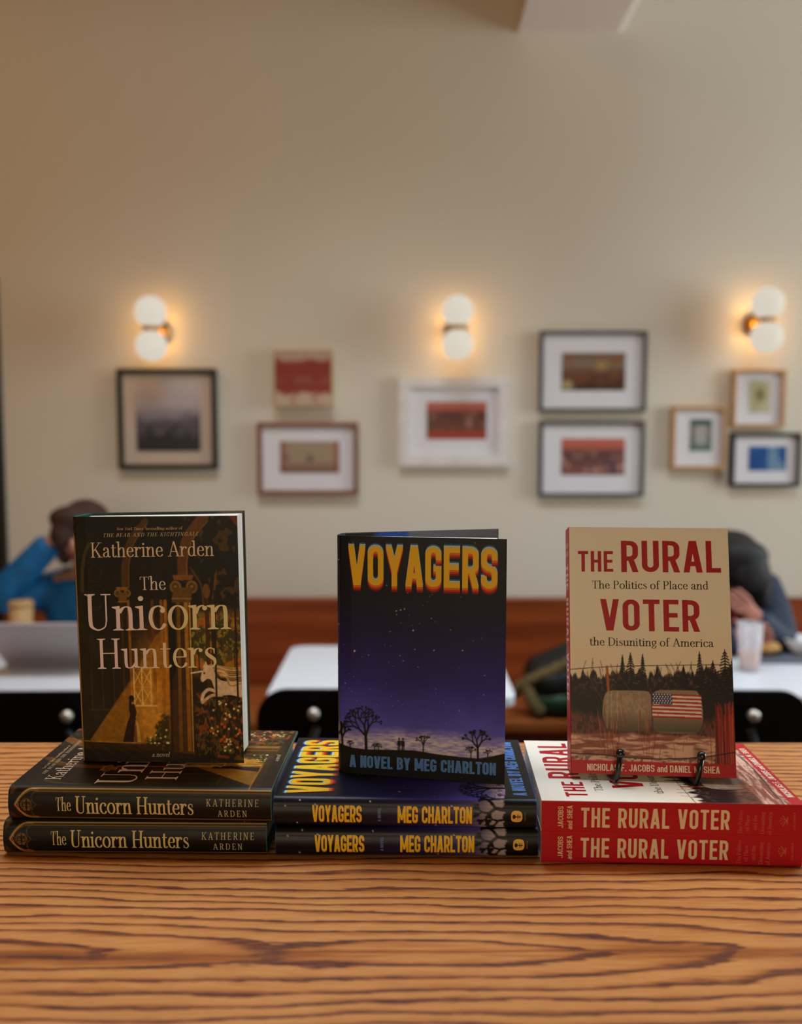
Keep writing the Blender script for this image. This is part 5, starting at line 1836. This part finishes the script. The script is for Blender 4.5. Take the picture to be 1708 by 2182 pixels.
# ------------------------------------------------------------------ people on the bench
def skin_mesh(name, pts, edges, mtl, parent, sub=2):
    """one continuous surface grown over a skeleton: pts = [(co, radius or (rx, ry))]"""
    me = bpy.data.meshes.new(name)
    me.from_pydata([p[0] for p in pts], edges, [])
    o = bpy.data.objects.new(name, me)
    C.objects.link(o)
    md = o.modifiers.new('skin', 'SKIN')
    md.use_smooth_shade = True
    for i, p in enumerate(pts):
        r = p[1] if isinstance(p[1], tuple) else (p[1], p[1])
        me.skin_vertices[0].data[i].radius = r
        me.skin_vertices[0].data[i].use_root = (i == 0)
    s = o.modifiers.new('sub', 'SUBSURF'); s.levels = sub; s.render_levels = sub
    dg = bpy.context.evaluated_depsgraph_get()
    m2 = bpy.data.meshes.new_from_object(o.evaluated_get(dg))
    bpy.data.objects.remove(o, do_unlink=True)
    m2.name = name
    for p in m2.polygons: p.use_smooth = True
    m2.materials.clear()
    return link(name, m2, mtl, parent)


def blob_mesh(name, balls, mtl, parent, voxel=.009):
    """overlapping ellipsoids fused into one rounded surface"""
    bm = bmesh.new()
    for c, r in balls:
        sphere(bm, c, r[0], r[1], r[2], 24, 16)
    me = bpy.data.meshes.new(name)
    bm.to_mesh(me); bm.free()
    o = bpy.data.objects.new(name, me); C.objects.link(o)
    md = o.modifiers.new('fuse', 'REMESH'); md.mode = 'VOXEL'; md.voxel_size = voxel; md.use_smooth_shade = True
    sm = o.modifiers.new('soften', 'SMOOTH'); sm.factor = .5; sm.iterations = 6
    m2 = bpy.data.meshes.new_from_object(o.evaluated_get(bpy.context.evaluated_depsgraph_get()))
    bpy.data.objects.remove(o, do_unlink=True)
    m2.name = name
    for p in m2.polygons: p.use_smooth = True
    m2.materials.clear()
    return link(name, m2, mtl, parent)


def chain(pts, edges, start, seq):
    k = start
    for p in seq:
        pts.append(p)
        edges.append((k, len(pts) - 1))
        k = len(pts) - 1
    return k


def hand(pts, edges, wrist, palm_dir, side, curl=.35, s=1.0):
    """palm and five separate fingers of unequal length rooted in the palm"""
    w = Vector(pts[wrist][0]); d = Vector(palm_dir).normalized(); q = Vector(side).normalized(); nrm = d.cross(q).normalized()
    pc = chain(pts, edges, wrist, [(tuple(w + d * .045 * s), (.026 * s, .016 * s))])
    for k, (off, ln_) in enumerate(((-.030, .066), (-.010, .078), (.010, .074), (.029, .060))):
        base = w + d * .085 * s + q * off * s
        seg, a, p = [(tuple(base), .0095 * s)], 0.0, base
        for j in range(3):
            a += curl
            p = p + (d * math.cos(a) + nrm * math.sin(a)) * ln_ / 3 * s
            seg.append((tuple(p), (.0088 - .0008 * j) * s))
        chain(pts, edges, pc, seg)
    t0 = w + d * .03 * s - q * .030 * s
    t1 = t0 + (d * .6 - q * .8) * .032 * s
    chain(pts, edges, pc, [(tuple(t0), .0115 * s), (tuple(t1), .0100 * s), (tuple(t1 + (d * .85 - q * .3) * .028 * s), .0085 * s)])


M['skin_a'] = mat('skin_tone', L3(196, 140, 116), .55, var=.06, vscale=25)
M['skin_b'] = mat('fair_skin_tone', L3(188, 126, 106), .55, var=.06, vscale=25)
M['hair_a'] = mat('brown_hair', L3(62, 36, 24), .55, var=.4, vscale=60, bump=.6, bscale=120)
M['hair_b'] = mat('black_hair', L3(20, 16, 17), .45, var=.4, vscale=60, bump=.6, bscale=120)
M['blue_jacket'] = mat('blue_jacket_cloth', L3(8, 96, 150), .6, var=.25, vscale=16, bump=.4, bscale=22)
M['navy'] = mat('navy_jacket_cloth', L3(34, 44, 66), .65, var=.25, vscale=16, bump=.4, bscale=22)
M['jeans'] = mat('dark_jeans', L3(30, 34, 46), .8, var=.15, vscale=40)
M['shoe'] = mat('black_shoe', L3(20, 18, 18), .5, var=.1)
M['scarf'] = mat('dark_red_knit', L3(120, 16, 30), .85, var=.2, vscale=50)
M['eye'] = mat('eye_white', L3(230, 226, 220), .3, var=.02)


def person(label, base, head, head_tilt, elbow_r, wrist_r, elbow_l, wrist_l, skin, hair, cloth, hair_pts, shirt=None):
    """seated figure; base = hips on the bench, coordinates relative to it, facing -y"""
    t = empty('person', base, 0, label, 'person')
    H_ = Vector(head)
    neck = Vector((H_.x * .72, H_.y * .72 + .01, .50))
    chest = Vector((H_.x * .45, H_.y * .45, .36))
    pts = [((0, 0, .09), (.15, .11)), (tuple(chest * .55 + Vector((0, 0, .04))), (.135, .10)), (tuple(chest), (.16, .105)), (tuple(neck), (.058, .055)),
           (tuple(neck * .45 + H_ * .55), (.055, .055)), (tuple(H_ + Vector((0, -.005, -.035))), (.066, .074)), (tuple(H_ + Vector((0, .01, .035))), (.074, .086)), (tuple(H_ + Vector((0, .012, .085))), (.050, .058))]
    ed = [(0, 1), (1, 2), (2, 3), (3, 4), (4, 5), (5, 6), (6, 7)]
    arms = []
    for sx, el, wr_ in ((-1, elbow_r, wrist_r), (1, elbow_l, wrist_l)):
        sh_ = (chest.x + sx * .175, chest.y, .43)
        k = chain(pts, ed, 2, [(sh_, .056), (tuple((Vector(sh_) + Vector(el)) / 2), .048), (tuple(el), .041), (tuple((Vector(el) * .6 + Vector(wr_) * .4)), .040), (tuple(wr_), .026)])
        d = (Vector(wr_) - Vector(el)).normalized()
        hand(pts, ed, k, d + Vector((0, 0, .1)), Vector((0, -1, 0)).cross(d) * -sx, .40, .88)
        arms.append((sh_, el, wr_))
        hip = (sx * .09, -.03, .075)
        k = chain(pts, ed, 0, [(hip, .085), (tuple((sx * .10, -.25, .085)), .075), ((sx * .105, -.45, .075), .056), ((sx * .105, -.41, -.14), .052), ((sx * .105, -.28, -.36), .035), ((sx * .105, -.27, -.425), .034), ((sx * .105, -.36, -.445), .026)])
    skin_mesh('body', pts, ed, skin, t)
    # clothing
    g = .014
    jp = [((0, 0, .06), (.165, .125)), (tuple(chest * .55 + Vector((0, 0, .04))), (.155, .12)), (tuple(chest), (.178, .122)), (tuple(neck + Vector((0, 0, -.03))), (.078, .074))]
    je = [(0, 1), (1, 2), (2, 3)]
    for sh_, el, wr_ in arms:
        chain(jp, je, 2, [(sh_, .074), (tuple((Vector(sh_) + Vector(el)) / 2), .068), (tuple(el), .062), (tuple(Vector(el) * .5 + Vector(wr_) * .5), .056), (tuple(Vector(wr_)), .050), (tuple(Vector(wr_) * 1.06 - Vector(el) * .06), .046)])
    skin_mesh('jacket', jp, je, cloth, t)
    tp = [((0, .0, .075), (.155, .112))]
    te = []
    for sx in (-1, 1):
        chain(tp, te, 0, [((sx * .09, -.03, .078), .094), ((sx * .10, -.25, .088), .084), ((sx * .105, -.455, .078), .066), ((sx * .105, -.415, -.14), .062), ((sx * .105, -.295, -.34), .050)])
    skin_mesh('trousers', tp, te, M['jeans'], t)
    for sx in (-1, 1):
        bm = bmesh.new(); sphere(bm, (sx * .105, -.31, -.448), .046, .115, .034); bm_obj('shoe', bm, M['shoe'], t, True)
    # head details: nose, ears, eyes; then hair
    f = Vector((math.sin(head_tilt[1]), -math.cos(head_tilt[0]), -math.sin(head_tilt[0]))).normalized()
    for nm, off, r, m_ in (('nose', (0, -.090, -.012), (.012, .018, .020), skin), ('mouth', (0, -.082, -.052), (.024, .008, .007), M['scarf'])):
        bm = bmesh.new(); sphere(bm, tuple(H_ + Vector(off)), *r, 14, 10); bm_obj(nm, bm, m_, t, True)
    for sx in (-1, 1):
        bm = bmesh.new(); sphere(bm, tuple(H_ + Vector((sx * .030, -.078, .018))), .012, .008, .008, 14, 10); bm_obj('eye', bm, M['eye'], t, True)
        bm = bmesh.new(); sphere(bm, tuple(H_ + Vector((sx * .078, .01, -.005))), .010, .020, .030, 14, 10); bm_obj('ear', bm, skin, t, True)
    blob_mesh('hair', [(tuple(H_ + Vector(c)), r) for c, r in hair_pts], hair, t)
    if shirt:
        bm = bmesh.new(); sphere(bm, tuple(chest + Vector((-.01, -.085, -.03))), .085, .055, .11, 20, 14); bm_obj('shirt', bm, shirt, t, True)
    return t


# left: blue jacket, elbow out, head propped on the raised hand, looking down at the laptop
person('person in a bright blue jacket resting head on hand behind the laptop, left edge', (-1.10, 3.12, .485),
       (-.020, -.125, .622), (.3, 0), (-.315, -.18, .405), (-.125, -.175, .600), (.26, -.24, .28), (.10, -.36, .30), M['skin_a'], M['hair_a'], M['blue_jacket'],
       [((0, .022, .045), (.090, .102, .092)), ((-.066, .0, -.01), (.034, .060, .090)), ((.066, .0, -.01), (.034, .060, .10)), ((0, .085, -.05), (.080, .045, .10)), ((-.02, -.060, .075), (.075, .050, .045)), ((-.045, -.088, .02), (.040, .022, .050))])
# right: dark hair falling forward, chin propped on the near hand, navy jacket
person('person with long black hair and navy jacket bent over the right table', (1.15, 3.12, .485),
       (.00, -.18, .505), (.8, 0), (-.25, -.28, .28), (-.06, -.36, .32), (.115, -.31, .29), (.020, -.345, .375), M['skin_b'], M['hair_b'], M['navy'],
       [((0, .015, .045), (.106, .115, .105)), ((.080, -.01, -.03), (.044, .075, .12)), ((.108, -.005, -.14), (.030, .05, .10)), ((-.080, -.01, -.03), (.040, .070, .12)), ((-.09, -.01, -.14), (.030, .05, .10)), ((0, .085, -.07), (.095, .045, .13)), ((.01, -.070, .07), (.085, .055, .055)), ((.03, -.098, .01), (.065, .030, .065))], M['scarf'])
